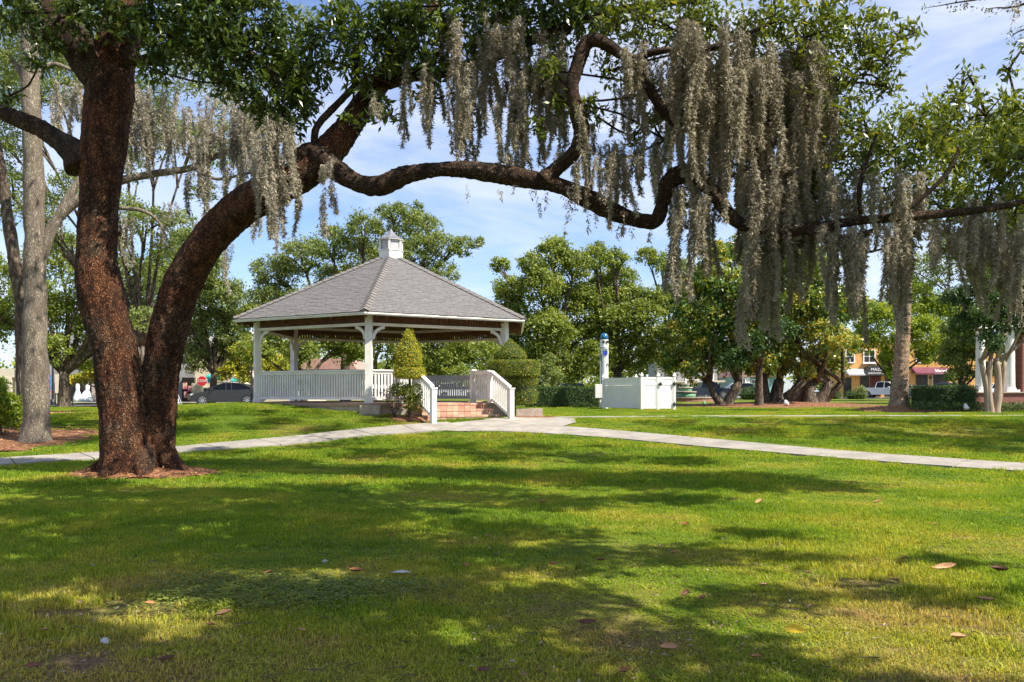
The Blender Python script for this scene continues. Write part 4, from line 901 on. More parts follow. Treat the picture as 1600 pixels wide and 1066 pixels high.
mb = MB(); mb.extr([(0, -.14), (.06, -.02), (.0, .14), (-.07, .0), (-.02, -.04), (.02, .05), (.03, -.02)], (px_ + .13, py_ - .185, 3.1), (1, 0, 0), (0, 0, 1), (0, -1, 0), .03); mb.build('emblem', M['black'], tw)
cx = WX(935.5, 47.6)
cb = thing('utility_cabinet', (cx, 47.6, g1(cx, 47.6)), 'small grey cabinet on a leg left of the white enclosure', 'cabinet')
mb = MB(); mb.box(cx - .2, cx + .2, 47.5, 47.85, 1.25, 2.02); mb.build('cabinet_box', M['vinyl'], cb, bevel=.01)
mb = MB(); mb.box(cx + .05, cx + .15, 47.6, 47.7, g1(cx, 47.6) - .1, 1.25); mb.build('leg', M['vinyl'], cb)

# ground lights
for (px, D, lab) in ((1228, 52, 'small white spotlight on the mulch below the magnolia'), (1509, 37, 'small white spotlight below the crepe myrtle'), (1100, 52, 'small green spotlight on the lawn near the fountain')):
    x = WX(px, D); z = g1(x, D); t = thing('spotlight', (x, D, z), lab, 'spotlight'); m_ = M['white'] if 'white' in lab else M['fountain']
    s = {1228: .9, 1509: .62, 1100: .6}[px]
    MB().tube([(x, D, z - .05), (x, D, z + .14)], [.03, .03], 8).build('stake', M['black'], t)
    MB().tube([(x, D - .16 * s, z + .16), (x, D - .05, z + .22), (x + .02, D + .16 * s, z + .36)], [.17 * s, .17 * s, .10 * s], 14).build('lamp_housing', m_, t, smooth=True)

# ================================================================== FOUNTAIN
fx, fy = WX(1071, 76), 76.0; fz = g1(fx, fy)
ft = thing('fountain', (fx, fy, fz), 'green tiered fountain in a red brick basin', 'fountain')
MB().lathe([(3.0, -.3), (3.0, .30), (2.75, .30), (2.75, -.2)], (fx, fy, fz), 40).build('basin_wall', brickmat('basin_brick', (0.26, 0.075, 0.06), (0.34, 0.11, 0.08), (0.3, 0.22, 0.2), 1, rot=(R(90), 0, 0)), ft)
MB().lathe([(3.08, .302), (3.08, .37), (2.7, .37), (2.7, .302)], (fx, fy, fz), 40).build('coping', M['stone'], ft)
for nm, pr in (('lower_tier', [(.95, .2), (.86, .78)]), ('middle_tier', [(.58, .86), (.56, 1.15)]), ('upper_tier', [(.36, 1.24), (.34, 1.46)])):
    MB().lathe(pr, (fx, fy, fz), 28).build(nm, M['fountain'], ft, smooth=True)
for r, z in ((1.0, .78), (.66, 1.16), (.42, 1.47)): MB().lathe([(r * .8, z), (r, z + .03), (r, z + .09), (r * .8, z + .11)], (fx, fy, fz), 28).build('lip', M['stone'], ft)
MB().lathe([(.08, 1.55), (.13, 1.7), (.05, 1.85), (.02, 1.98)], (fx, fy, fz), 12).build('finial', M['white'], ft)
# ring tubs beside path (signs of the park): low sign and litter bin by fountain skipped in depth order

# ================================================================== COLONNADE (right edge)
cl = thing('colonnade', (23.5, 42, g1(23.5, 42)), 'white columns on a brick wall at the right edge', 'colonnade')
cz = g1(23.5, 42)
mb = MB(); mb.box(21.6, 32, 41.6, 42.4, .3, cz + .88); mb.build('brick_base', M['brickwall'], cl)
mb = MB(); mb.box(21.55, 32, 41.52, 42.48, cz + .882, cz + .94); mb.build('coping', M['stone'], cl)
for px in (1532, 1578, 1640, 1700):
    x = WX(px, 42)
    MB().box(x - .32, x + .32, 41.68, 42.32, cz + .942, cz + 1.05).lathe([(.28, 1.052), (.28, 1.12), (.235, 1.16), (.20, 3.9), (.27, 3.98), (.27, 4.05)], (x, 42, cz), 28).build('column', M['white'], cl, smooth=False)
mb = MB(); mb.box(22.9, 32, 41.6, 42.4, cz + 4.06, cz + 4.4); mb.build('entablature', M['white'], cl)
mb = MB(); mb.box(25.15, 26.1, 41.7, 42.3, .3, cz + 4.05); mb.build('brick_pier', M['brickwall'], cl)

# ================================================================== CARS
WH = MB().tube([(0, -.11, 0), (0, .11, 0)], [.33, .33], 20).mesh('tyre', M['rubber'])
def rim_mesh():
    mb = MB(); mb.tube([(0, -.115, 0), (0, .115, 0)], [.10, .10], 12)
    for i in range(8):
        a = i * math.pi / 4; mb.bar((.06 * math.cos(a), -.118, .06 * math.sin(a)), (.23 * math.cos(a), -.118, .23 * math.sin(a)), .05, .02, (0, 1, 0)); mb.bar((.06 * math.cos(a), .118, .06 * math.sin(a)), (.23 * math.cos(a), .118, .23 * math.sin(a)), .05, .02, (0, 1, 0))
    for k in range(20):
        a = 2 * math.pi * k / 20; b = 2 * math.pi * (k + 1) / 20
        for yy in (-.117, .117): mb.bar((.235 * math.cos(a), yy, .235 * math.sin(a)), (.235 * math.cos(b), yy, .235 * math.sin(b)), .02, .02, (0, 1, 0))
    return mb.mesh('rim', M['alloy'])
RIM = rim_mesh()
def smooth_profile(pts): return pts
def car(kind, x, y, heading, paint, label, group='cars parked along the streets'):
    """heading: direction the nose points, degrees from +X"""
    z = g1(x, y) + .04; t = thing({'pickup': 'pickup_truck'}.get(kind, 'parked_car'), (x, y, z), label, {'pickup': 'pickup truck'}.get(kind, 'car'), group, R(heading))
    pk = kind == 'pickup'; L = 5.4 if pk else 4.6; Wd = 1.88 if pk else 1.80; hw = Wd / 2; wr = .39 if pk else .33; wx = L * .31
    if kind == 'sedan':
        body = [(-2.28, .36), (-2.3, .70), (-2.22, .98), (-1.75, 1.04), (-.9, 1.0), (.75, .98), (1.45, .88), (2.0, .76), (2.24, .60), (2.30, .42), (2.2, .26), (-2.15, .26)]
        cab = [(-1.85, 1.0), (-1.15, 1.38), (-.55, 1.46), (.10, 1.45), (.55, 1.32), (1.22, .95)]
    elif kind == 'suv':
        body = [(-2.25, .42), (-2.3, .75), (-2.25, 1.08), (-1.75, 1.10), (.9, 1.08), (1.5, 1.02), (2.05, .92), (2.26, .72), (2.3, .48), (2.2, .32), (-2.15, .32)]
        cab = [(-2.18, 1.08), (-1.85, 1.62), (-1.3, 1.70), (.05, 1.70), (.45, 1.60), (1.15, 1.06)]
    else:
        body = [(-2.68, .55), (-2.7, 1.05), (-2.66, 1.18), (-.35, 1.18), (1.0, 1.18), (1.9, 1.13), (2.5, 1.04), (2.66, .88), (2.70, .55), (2.6, .42), (-2.6, .42)]
        cab = [(-.75, 1.17), (-.62, 1.78), (-.2, 1.86), (.55, 1.86), (.8, 1.78), (1.35, 1.17)]
    mb = MB(); n = len(body)
    rings = [(hw * .93, .0), (hw, .03), (hw, -.0)]
    def ring(yv, ins): 
        cxm = 0; return [(p[0] * (1 - ins), yv, p[1] * (1 - ins * .5) + ins * .25) for p in body]
    secs = [(-hw, .035), (-hw + .05, .0), (-hw * .5, -.006), (0, -.012), (hw * .5, -.006), (hw - .05, .0), (hw, .035)]
    v = []
    for yv, ins in secs: v += ring(yv, ins)
    f = []
    for s in range(len(secs) - 1):
        for i in range(n): f.append((s * n + i, s * n + (i + 1) % n, (s + 1) * n + (i + 1) % n, (s + 1) * n + i))
    f += [tuple(range(n)), tuple((len(secs) - 1) * n + i for i in range(n - 1, -1, -1))]
    mb.add(v, f); bo = mb.build('body', paint, t, loc=(0, 0, 0), bevel=.03)
    # cabin: glass hull with painted roof and pillars
    mb = MB(); k = len(cab); zt = max(p[1] for p in cab); zb = min(p[1] for p in cab)
    def cabring(side, o=0.0): return [(p[0], side * ((hw - .09) * (1 - .20 * (p[1] - zb) / (zt - zb)) + o), p[1]) for p in cab]
    v = cabring(-1) + cabring(1); f = [tuple(range(k - 1, -1, -1)), tuple(range(k, 2 * k))] + [(i, (i + 1) % k, k + (i + 1) % k, k + i) for i in range(k)]
    mb.add(v, f); mb.build('windows', M['glass'], t, loc=(0, 0, 0))
    mb = MB()
    ro = [q for q in range(k) if cab[q][1] > zb + .78 * (zt - zb)]
    a, b = ro[0], ro[-1]
    for side in (-1, 1):
        cr_ = cabring(side, .012)
        for i in range(k - 1): mb.bar(cr_[i], cr_[i + 1], .05, .06)
        for xs in ((-.35, .0) if not pk else (.25,)):
            zz = np.interp(xs, [p[0] for p in cab], [p[1] for p in cab]) - .02; mb.bar((xs - .04, side * (hw - .075), zb), (xs, side * ((hw - .09) * .80 + .012), zz), .05, .07)
    top = [cab[i] for i in ro]
    for i in range(len(top) - 1):
        w_ = (hw - .09) * .82; p, q = top[i], top[i + 1]
        mb.add([(p[0], -w_, p[1] + .018), (q[0], -w_, q[1] + .018), (q[0], w_, q[1] + .018), (p[0], w_, p[1] + .018), (p[0], -w_, p[1] - .02), (q[0], -w_, q[1] - .02), (q[0], w_, q[1] - .02), (p[0], w_, p[1] - .02)], [(0, 1, 2, 3), (7, 6, 5, 4), (0, 4, 5, 1), (1, 5, 6, 2), (2, 6, 7, 3), (3, 7, 4, 0)])
    mb.build('roof', paint, t, loc=(0, 0, 0), bevel=.012)
    if pk:
        mb = MB(); mb.box(-2.5, -.85, -hw + .14, hw - .14, 1.181, 1.19); mb.build('truck_bed', M['rubber'], t, loc=(0, 0, 0))
    for sx in (-1, 1):
        for sy in (-1, 1):
            mb = MB(); mb.tube([(sx * wx, sy * (hw - .2), wr), (sx * wx, sy * (hw + .006), wr)], [wr + .07, wr + .07], 20); mb.build('wheel_arch', M['rubber'], t, loc=(0, 0, 0))
            w_ = link('wheel', WH, t, (sx * wx, sy * (hw - .095), wr)); w_.scale = (wr / .33, 1, wr / .33); link('rim', RIM, w_)
    fr = body[7][0] if kind != 'pickup' else 2.6
    for sy in (-1, 1):
        mb = MB(); mb.box(L / 2 - .52, L / 2 - .05, sy * (hw - .30) - .17, sy * (hw - .30) + .17, .62 if not pk else .85, .75 if not pk else 1.0); o = mb.build('headlight', M['lamp_glass'], t, loc=(0, 0, 0), bevel=.03)
        mb = MB(); mb.box(-L / 2 - .01, -L / 2 + .2, sy * (hw - .22) - .12, sy * (hw - .22) + .12, .75, .95); mb.build('tail_light', M['red'], t, loc=(0, 0, 0))
        mb = MB(); mb.box(.72, .92, sy * (hw + .08) - .09, sy * (hw + .08) + .09, zb + .02, zb + .16); mb.build('mirror', paint, t, loc=(0, 0, 0), bevel=.02)
        mb = MB()
        for dx in (.28, -.75): mb.box(dx, dx + .16, sy * (hw + .005) - .008, sy * (hw + .005) + .008, .86, .89)
        mb.build('door_handle', M['black'], t, loc=(0, 0, 0))
    mb = MB(); mb.box(L / 2 - .12, L / 2 + .012, -hw + .48, hw - .48, .52, .72 if not pk else .98); mb.build('grille', M['black'], t, loc=(0, 0, 0))
    mb = MB(); mb.box(L / 2 - .1, L / 2 + .02, -.26, .26, .38, .49); mb.build('number_plate', M['white'], t, loc=(0, 0, 0))
    return t
car('sedan', WX(357, 56), 56, 184, M['car_black'], 'charcoal sedan parked on the street left of the gazebo')
car('pickup', WX(1376, 99), 98, -42, M['car_white'], 'white pickup truck parked left of the palm trunk')
car('sedan', WX(1433, 94), 94, -100, M['car_silver'], 'silver hatchback just right of the palm trunk')
car('suv', WX(1492, 96), 96, -60, M['car_blue'], 'blue grey car with light roof above the right hedge')
car('suv', WX(1572, 98), 98, 0, M['car_white'], 'white car seen between the right columns')
car('pickup', WX(1104, 95), 95, 0, M['car_navy'], 'dark navy pickup truck behind the fountain')
car('suv', WX(1148, 96), 96, 180, M['car_silver'], 'silver car behind the leaning twin trunk')
car('sedan', WX(1164, 97), 97, -70, M['car_white'], 'pale sedan in front of the teal house')
car('sedan', WX(1257, 97), 97, -80, M['car_silver'], 'silver car glimpsed between the magnolia trunks')
car('suv', WX(715, 96), 96, 0, M['car_white'], 'white car seen through the back railing of the gazebo')
car('sedan', WX(475, 95), 95, 0, M['car_navy'], 'dark car glimpsed through the left gazebo balusters')
car('suv', WX(885, 97), 97, 180, M['car_navy'], 'dark car behind the long clipped hedge')
car('sedan', WX(20, 57), 57, 180, M['car_silver'], 'silver car at the far left behind the shrub')

# ================================================================== BUILDINGS
def rect(name, x0, x1, z0, z1, y, m, parent, d=.12, out=None):
    mb = MB(); mb.box(x0, x1, y - (out or d), y + .05, z0, z1); return mb.build(name, m, parent)
def window(x0, x1, z0, z1, y, parent, frame=M['white'], fw=.12, cols=2, rows=2, glass=None):
    mb = MB(); a = y - .10
    mb.box(x0 - fw, x0, a, y + .02, z0 - fw, z1 + fw); mb.box(x1, x1 + fw, a, y + .02, z0 - fw, z1 + fw); mb.box(x0, x1, a, y + .02, z1, z1 + fw); mb.box(x0, x1, a, y + .02, z0 - fw, z0)
    for i in range(1, cols): xx = x0 + (x1 - x0) * i / cols; mb.box(xx - .03, xx + .03, y - .06, y - .035, z0, z1)
    for i in range(1, rows): zz = z0 + (z1 - z0) * i / rows; mb.box(x0, x1, y - .058, y - .036, zz - .03, zz + .03)
    w = mb.build('window', frame, parent); mb = MB(); mb.box(x0, x1, y - .03, y - .012, z0, z1); mb.build('pane', glass or M['glass_shop'], w); return w
def text(s, size, loc, m, parent, ext=.02, rot=(R(90), 0, 0), align='CENTER', name='lettering', world=True, sx=1):
    cu = bpy.data.curves.new(name, 'FONT'); cu.body = s; cu.size = size; cu.extrude = ext; cu.align_x = align; cu.align_y = 'CENTER'; cu.materials.append(m)
    tmp = bpy.data.objects.new('tmp', cu); C.objects.link(tmp); bpy.context.view_layer.update()
    me = bpy.data.meshes.new_from_object(tmp.evaluated_get(bpy.context.evaluated_depsgraph_get())); bpy.data.objects.remove(tmp); me.name = name
    if not me.materials: me.materials.append(m)
    o = bpy.data.objects.new(name, me); C.objects.link(o); o.rotation_euler = rot; o.parent = parent; o.scale = (sx, 1, 1)
    if parent and parent.parent is None and parent.type == 'EMPTY': loc = tuple(a - b for a, b in zip(loc, parent.location))
    o.location = loc; return o
def awning(x0, x1, z1, z0, y, dep, m, parent, name='awning'):
    mb = MB(); mb.add([(x0, y, z1), (x1, y, z1), (x1, y - dep, z0 + .2), (x0, y - dep, z0 + .2), (x0, y - dep, z0), (x1, y - dep, z0), (x0, y, z0 + .2), (x1, y, z0 + .2)],
                      [(0, 3, 2, 1), (3, 4, 5, 2), (0, 6, 3), (1, 2, 7), (6, 0, 1, 7), (3, 6, 7, 2)]); return mb.build(name, m, parent)
# orange shops
D = 112.0; oz = g1(50, 110) + .15; x = lambda p: WX(p, D); zz = lambda q: WZ(q, D)
ob = thing('orange_shop_building', (x(1420), D, oz), 'orange stucco shop building with awnings behind the palm', 'building')
mb = MB(); mb.box(x(1316), x(1560), D, D + 7, oz - .6, oz + 7.8); mb.build('wall', M['orange'], ob)
mb = MB(); mb.box(x(1314), x(1562), D - .4, D - .01, oz + 7.4, oz + 8.1); mb.build('cornice', M['white'], ob)
window(x(1350), x(1366), zz(566), zz(548), D, ob); window(x(1432), x(1447), zz(566), zz(548), D, ob); window(x(1470), x(1485), zz(566), zz(548), D, ob); window(x(1322), x(1334), zz(566), zz(548), D, ob)
rect('sill', x(1347), x(1369), zz(568.8), zz(567), D, M['white'], ob, .35)
mb = MB(); mb.box(x(1318), x(1330), D - .08, D + .1, oz, zz(590)); mb.build('shop_window', M['glass_shop'], ob)
mb = MB(); mb.box(x(1344), x(1358), D - .08, D + .1, oz, zz(588)); mb.build('shop_window', M['glass_shop'], ob)
mb = MB(); mb.box(x(1359.5), x(1376), D - .08, D + .1, oz, zz(587)); mb.build('shop_window', M['redbrown'], ob)
mb = MB(); mb.box(x(1383), x(1400), D - .08, D + .1, oz, zz(588)); mb.build('shop_window', M['glass_shop'], ob)
mb = MB(); mb.box(x(1431), x(1449), D - .08, D + .1, oz + .6, zz(586)); mb.build('shop_window', M['glass_shop'], ob)
mb = MB(); mb.box(x(1458), x(1481), D - .08, D + .1, oz, zz(585)); mb.build('shop_window', M['glass_shop'], ob)
mb = MB(); mb.box(x(1455.5), x(1457.3), D - .12, D + .05, oz, zz(585)); mb.box(x(1449.2), x(1450.5), D - .12, D + .05, oz, zz(585)); mb.build('door_trim', M['cream'], ob)
mb = MB(); mb.box(x(1452.5), x(1454), D - .3, D - .01, zz(592), zz(589)); mb.build('wall_lantern', M['black'], ob)
awning(x(1320), x(1351), zz(576.5), zz(587), D - .01, 1.3, M['greyawn'], ob); awning(x(1377), x(1400), zz(578), zz(586), D - .01, 1.3, M['greyawn'], ob)
ma = awning(x(1424), x(1480), zz(574), zz(585.5), D - .01, 1.4, M['maroon'], ob)
mb = MB(); q0 = Vector((x(1455), D - 1.02, zz(579.4))); up_ = Vector((0, .62, .78)); pr = random.Random(4); pts = []
for i in range(60):
    t = i / 59; hgt = .09 + (.20 if pr.random() < .3 else 0); pts.append(q0 + Vector((t * 2.0 + .06 * math.sin(i * 1.3), 0, 0)) + up_ * (hgt * math.sin(i * 1.25) - .02))
mb.tube(pts, .035, 5); mb.bar(q0 + Vector((-.1, -.02, 0)) - up_ * .16, q0 + Vector((2.2, -.02, 0)) - up_ * .08, .05, .05)
for i in range(15): mb.bar(Vector((x(1453.5) + i * .15, D - 1.42, zz(585))), Vector((x(1453.5) + i * .15 + .05 * (i % 2), D - 1.42, zz(583.9))), .05, .02)
mb.build('lettering', M['white'], ma)
n = 14; poly = [(-1.55, 0)] + [(-1.55 * math.cos(math.pi * i / n), .42 + .95 * math.sin(math.pi * i / n)) for i in range(n + 1)] + [(1.55, 0)]
mb = MB(); mb.extr(poly, (x(1365), D - .02, zz(587)), (1, 0, 0), (0, 0, 1), (0, -1, 0), 1.35); ar = mb.build('arched_canopy', M['black'], ob)
text('MAZZY', .52, (x(1365), D - 1.38, zz(578)), M['white'], ar, .01, sx=1.1); text('UNION KITCHEN', .36, (x(1365), D - 1.38, zz(583.8)), M['white'], ar, .01, sx=.95)
# teal house, grey shops
D = 116.0; hz = g1(30, 112); x = lambda p: WX(p, D); zz = lambda q: WZ(q, D)
th_ = thing('teal_house', (x(1168), D, hz), 'small teal house with white trimmed windows behind parked cars', 'house')
mb = MB(); mb.box(x(1149), x(1212), D, D + 9, hz - .5, zz(589)); mb.build('wall', M['teal'], th_)
mb = MB(); mb.box(x(1152), x(1171), D - .35, D - .01, hz - .3, zz(589.5)); mb.build('bay', M['white'], th_)
window(x(1156.5), x(1162.5), zz(605), zz(593), D - .36, th_, cols=2, rows=2); window(x(1175), x(1181), zz(605), zz(594), D, th_); window(x(1192), x(1200), zz(605), zz(594), D, th_)
mb = MB(); mb.extr([(x(1146), zz(589.2)), (x(1215), zz(589.2)), (x(1200), zz(572)), (x(1160), zz(572))], (0, D - .6, 0), (1, 0, 0), (0, 0, 1), (0, 1, 0), 10); mb.build('roof', M['rooftile'], th_)
gs = thing('grey_shop_building', (x(1090), D + 4, hz), 'grey two storey shop building behind the fountain', 'building')
mb = MB(); mb.box(x(1035), x(1132), D + 4, D + 12, hz - .5, hz + 5.2); mb.build('wall', M['greywall'], gs)
Dg = D + 4; x2 = lambda p: WX(p, Dg); z2 = lambda q: WZ(q, Dg)
mb = MB(); mb.box(x2(1033), x2(1134), Dg - .3, Dg - .01, hz + 5.0, hz + 5.4); mb.box(x2(1102), x2(1104.5), Dg - .25, Dg - .01, hz, hz + 4.98); mb.build('trim', M['white'], gs)
for p0, p1 in ((1046, 1052), (1058, 1066), (1072, 1080), (1084, 1090), (1112, 1117), (1120, 1125)): window(x2(p0), x2(p1), z2(609), z2(600), Dg, gs)
for p0, p1 in ((1072, 1079), (1083, 1090), (1109, 1114)): window(x2(p0), x2(p1), z2(593), z2(586), Dg, gs)
mb = MB(); mb.box(x2(1042), x2(1100), Dg - 2.2, Dg - .01, z2(598), z2(597)); mb.box(x2(1106), x2(1130), Dg - 1.2, Dg - .01, z2(597.4), z2(594.6)); mb.build('porch_roof', M['cream'], gs)
# low far building behind gazebo
D = 82.0; x = lambda p: WX(p, D); zz = lambda q: WZ(q, D); hz = g1(-18, D)
pb = thing('pink_roofed_building', (x(505), D, hz), 'low building with pink tiled roof seen through the gazebo', 'building')
mb = MB(); mb.box(x(440), x(560), D, D + 8, hz - .5, zz(579)); mb.build('wall', M['cream'], pb)
mb = MB(); mb.extr([(x(464), zz(579.5)), (x(562), zz(579.5)), (x(545), zz(561)), (x(482), zz(561))], (0, D - .6, 0), (1, 0, 0), (0, 0, 1), (0, 1, 0), 9); mb.build('roof', M['rooftile'], pb)
mb = MB(); mb.box(x(464), x(562), D - .72, D - .61, zz(580), zz(577.6)); mb.build('gutter', M['black'], pb)
for p in (448, 470, 492, 514, 536): window(x(p), x(p + 9), zz(608), zz(590), D, pb)
# left shops
D = 66.0; hz = g1(-30, 62) + .1; x = lambda p: WX(p, D); zz = lambda q: WZ(q, D)
bs = thing('bridal_shop', (x(150), D, hz), 'dark glazed dress shop front behind the left trunks', 'shop')
mb = MB(); mb.box(x(70), x(300), D + .6, D + 9, hz - .5, hz + 5.5); mb.build('wall', M['greywall'], bs)
mb = MB(); mb.box(x(96), x(118), D - .05, D + .6, zz(628), zz(585)); mb.build('shop_window', M['glass_shop'], bs)
mb = MB(); mb.box(x(118.5), x(160), D + .3, D + .6, zz(628), zz(585)); mb.build('shop_window', M['glass_shop'], bs)
mb = MB(); mb.box(x(117), x(146), D - .3, D + .55, hz - .3, zz(629)); mb.build('window_base', M['stone'], bs)
mb = MB(); mb.box(x(146.2), x(176), D - .3, D + .55, hz - .3, zz(600)); mb.build('stone_pier', M['stone'], bs)
mb = MB(); mb.box(x(88), x(95.5), D - .2, D + .55, hz - .3, zz(585)); mb.build('pillar', M['cream'], bs)
for p, r0, lab in ((121.5, .42, 'left narrow white gown displayed in the dark shop window'), (137, .72, 'wide white gown displayed in the dark shop window')):
    xx = x(p); zb_ = zz(628); t = thing('gown', (xx, D - .02, zb_), lab, 'dress', 'white gowns in the shop window')
    prof = [(r0, 0), (r0 * .8, .3), (r0 * .45, .75), (.13, .95), (.17, 1.2), (.10, 1.38), (.05, 1.45)]
    MB().lathe(prof, (xx, D - .02, zb_), 20).build('dress', M['gown'], t, smooth=True)
    MB().tube([(xx, D - .02, zb_ + 1.4), (xx, D - .02, zb_ + 1.62)], [.05, .09], 10).build('mannequin_neck', M['stone'], t)
Dp = 58.5
xx = WX(77.5, Dp); t = thing('banner', (xx, Dp, g1(xx, Dp)), 'narrow blue vertical banner beside the grey trunk', 'banner')
mb = MB(); mb.box(xx - .17, xx + .17, Dp - .02, Dp + .02, WZ(636, Dp), WZ(586, Dp)); mb.build('cloth', M['blue'], t)
mb = MB(); mb.tube([(xx - .19, Dp, g1(xx, Dp)), (xx - .19, Dp, WZ(585, Dp))], [.02, .02], 8); mb.build('pole', M['black'], t)
for px, D_, top, lab in ((82.5, 57, 560, 'black lamp post right of the blue banner'), (393, 52, 560, 'thin black lamp post behind the left gazebo post')):
    xx = WX(px, D_); z0 = g1(xx, D_); t = thing('lamp_post', (xx, D_, z0), lab, 'lamp post')
    zt_ = WZ(top - 25, D_)
    MB().lathe([(.14, 0), (.14, .25), (.07, .45), (.055, zt_ - z0)], (xx, D_, z0), 12).build('pole', M['black'], t)
    MB().lathe([(.08, 0), (.2, .12), (.24, .5), (.1, .68), (.02, .8)], (xx, D_, zt_), 12).build('lantern', M['lamp_glass'], t)
fx0, fx1, fD = WX(87, 55), WX(113.5, 55), 55.0; fzz = g1(fx0, fD)
t = thing('black_railing', (fx0, fD, fzz), 'short black picket railing on the left street corner', 'railing')
mb = MB()
for zz_ in (.12, .78): mb.bar((fx0, fD, fzz + zz_), (fx1, fD, fzz + zz_), .04, .05)
mb.build('rail', M['black'], t); pk_ = MB().box(-.028, .028, -.02, .02, 0, .86).mesh('picket', M['black'])
for i in range(9): link('picket', pk_, t, ((fx1 - fx0) * i / 8, 0, 0))
# beige building
D = 47.0; hz = g1(-28, 47); x = lambda p: WX(p, D); zz = lambda q: WZ(q, D)
bb_ = thing('beige_building', (x(10), D, hz), 'beige building with cream pilasters at the left edge', 'building')
mb = MB(); mb.box(x(-120), x(38), D, D + 1.6, hz - .5, zz(577)); mb.build('wall', M['stone'], bb_)
for a, b in ((10.5, 20), (27, 37.5), (-45, -36)): rect('pilaster', x(a), x(b), hz, zz(590 if a != 27 else 575), D - .01, M['cream'], bb_, .15)
rect('cornice', x(-122), x(26.8), zz(590), zz(576), D - .01, M['cream'], bb_, .10)
window(x(-34), x(-8), zz(622), zz(592), D, bb_, frame=M['cream']); window(x(-2), x(8.5), zz(622), zz(592), D, bb_, frame=M['cream'])
# flower/poster shop, teal awning, stop sign
D = 66.0; hz = g1(-25, 62) + .1; x = lambda p: WX(p, D); zz = lambda q: WZ(q, D)
sh = thing('poster_shop', (x(300), D, hz), 'shop front with colourful posters behind the right trunk fork', 'shop')
mb = MB(); mb.box(x(272), x(360), D + .7, D + 9, hz - .5, hz + 4.6); mb.build('wall', M['cream'], sh)
mb = MB(); mb.box(x(282), x(300.5), D + .3, D + .68, zz(627), zz(590)); mb.build('shop_window', M['glass_shop'], sh)
for a, b, c, d in ((286, 291, 622, 612), (291.5, 299, 626, 615), (284, 290, 608, 598), (292, 299, 612, 603)): rect('poster', x(a), x(b), zz(c), zz(d), D + .24, M['poster'], sh, .04)
mb = MB(); mb.box(x(300.8), x(313.5), D - .2, D + .68, hz - .3, zz(599)); mb.build('pillar', M['cream'], sh)
for a, b in ((314.5, 322), (323.5, 332)): window(x(a), x(b), zz(625), zz(608), D + .66, sh, cols=1)
awning(x(323), x(341), zz(585), zz(599), D + .2, 1.2, M['tealawn'], sh); awning(x(362), x(378), zz(588), zz(599), D + .69, 1.0, M['tealawn'], sh)
mb = MB(); mb.box(x(322), x(384), D - 1.1, D - .98, zz(599.5), zz(597.2)); mb.build('awning_valance', M['white'], sh)
mb = MB(); mb.box(x(361), x(470), D + .7, D + 9, hz - .5, zz(600)); mb.build('low_wall', M['cream'], sh)
D_ = 60.0; xx = WX(316, D_); z0 = g1(xx, D_); t = thing('stop_sign', (xx, D_, z0), 'red octagonal stop sign above the charcoal sedan bonnet', 'stop sign')
mb = MB(); mb.box(xx - .03, xx + .03, D_ + .01, D_ + .06, z0, WZ(588, D_)); mb.build('pole', M['alloy'], t)
cz_ = WZ(595.5, D_); oc = lambda r: [(r * math.cos(R(22.5 + 45 * i)), r * math.sin(R(22.5 + 45 * i))) for i in range(8)]
mb = MB(); mb.extr(oc(.39), (xx, D_ - .005, cz_), (1, 0, 0), (0, 0, 1), (0, -1, 0), .015); mb.build('border', M['white'], t)
mb = MB(); mb.extr(oc(.36), (xx, D_ - .023, cz_), (1, 0, 0), (0, 0, 1), (0, -1, 0), .012); mb.build('sign_face', M['red'], t)
text('STOP', .26, (xx, D_ - .045, cz_), M['white'], t, .006)
D_ = 55.0; xx = WX(275, D_); z0 = g1(xx, D_); t = thing('sandwich_board', (xx, D_, z0), 'grey folding sandwich board beside the right trunk', 'sign')
for s in (-1, 1):
    mb = MB(); mb.add([(xx - .30 + s * .0, D_ + s * .25, z0), (xx + .30, D_ + s * .25, z0), (xx + .12, D_ + s * .02, z0 + .95), (xx - .12, D_ + s * .02, z0 + .95)], [(0, 1, 2, 3)]); 
    mb2 = MB(); mb2.bar((xx + s * .30, D_ - .25, z0), (xx + s * .06, D_, z0 + .98), .05, .04); mb2.bar((xx + s * .30, D_ + .25, z0), (xx + s * .06, D_, z0 + .98), .05, .04); mb2.bar((xx - .24, D_ + s * .2, z0 + .2), (xx + .24, D_ + s * .2, z0 + .2), .05, .04); mb2.build('leg_frame', M['louver'], t)
mb = MB(); mb.bar((xx, D_ - .2, z0 + .3), (xx, D_ - .03, z0 + .9), .26, .02, up=(0, 1, 0)); mb.build('board', M['greywall'], t)

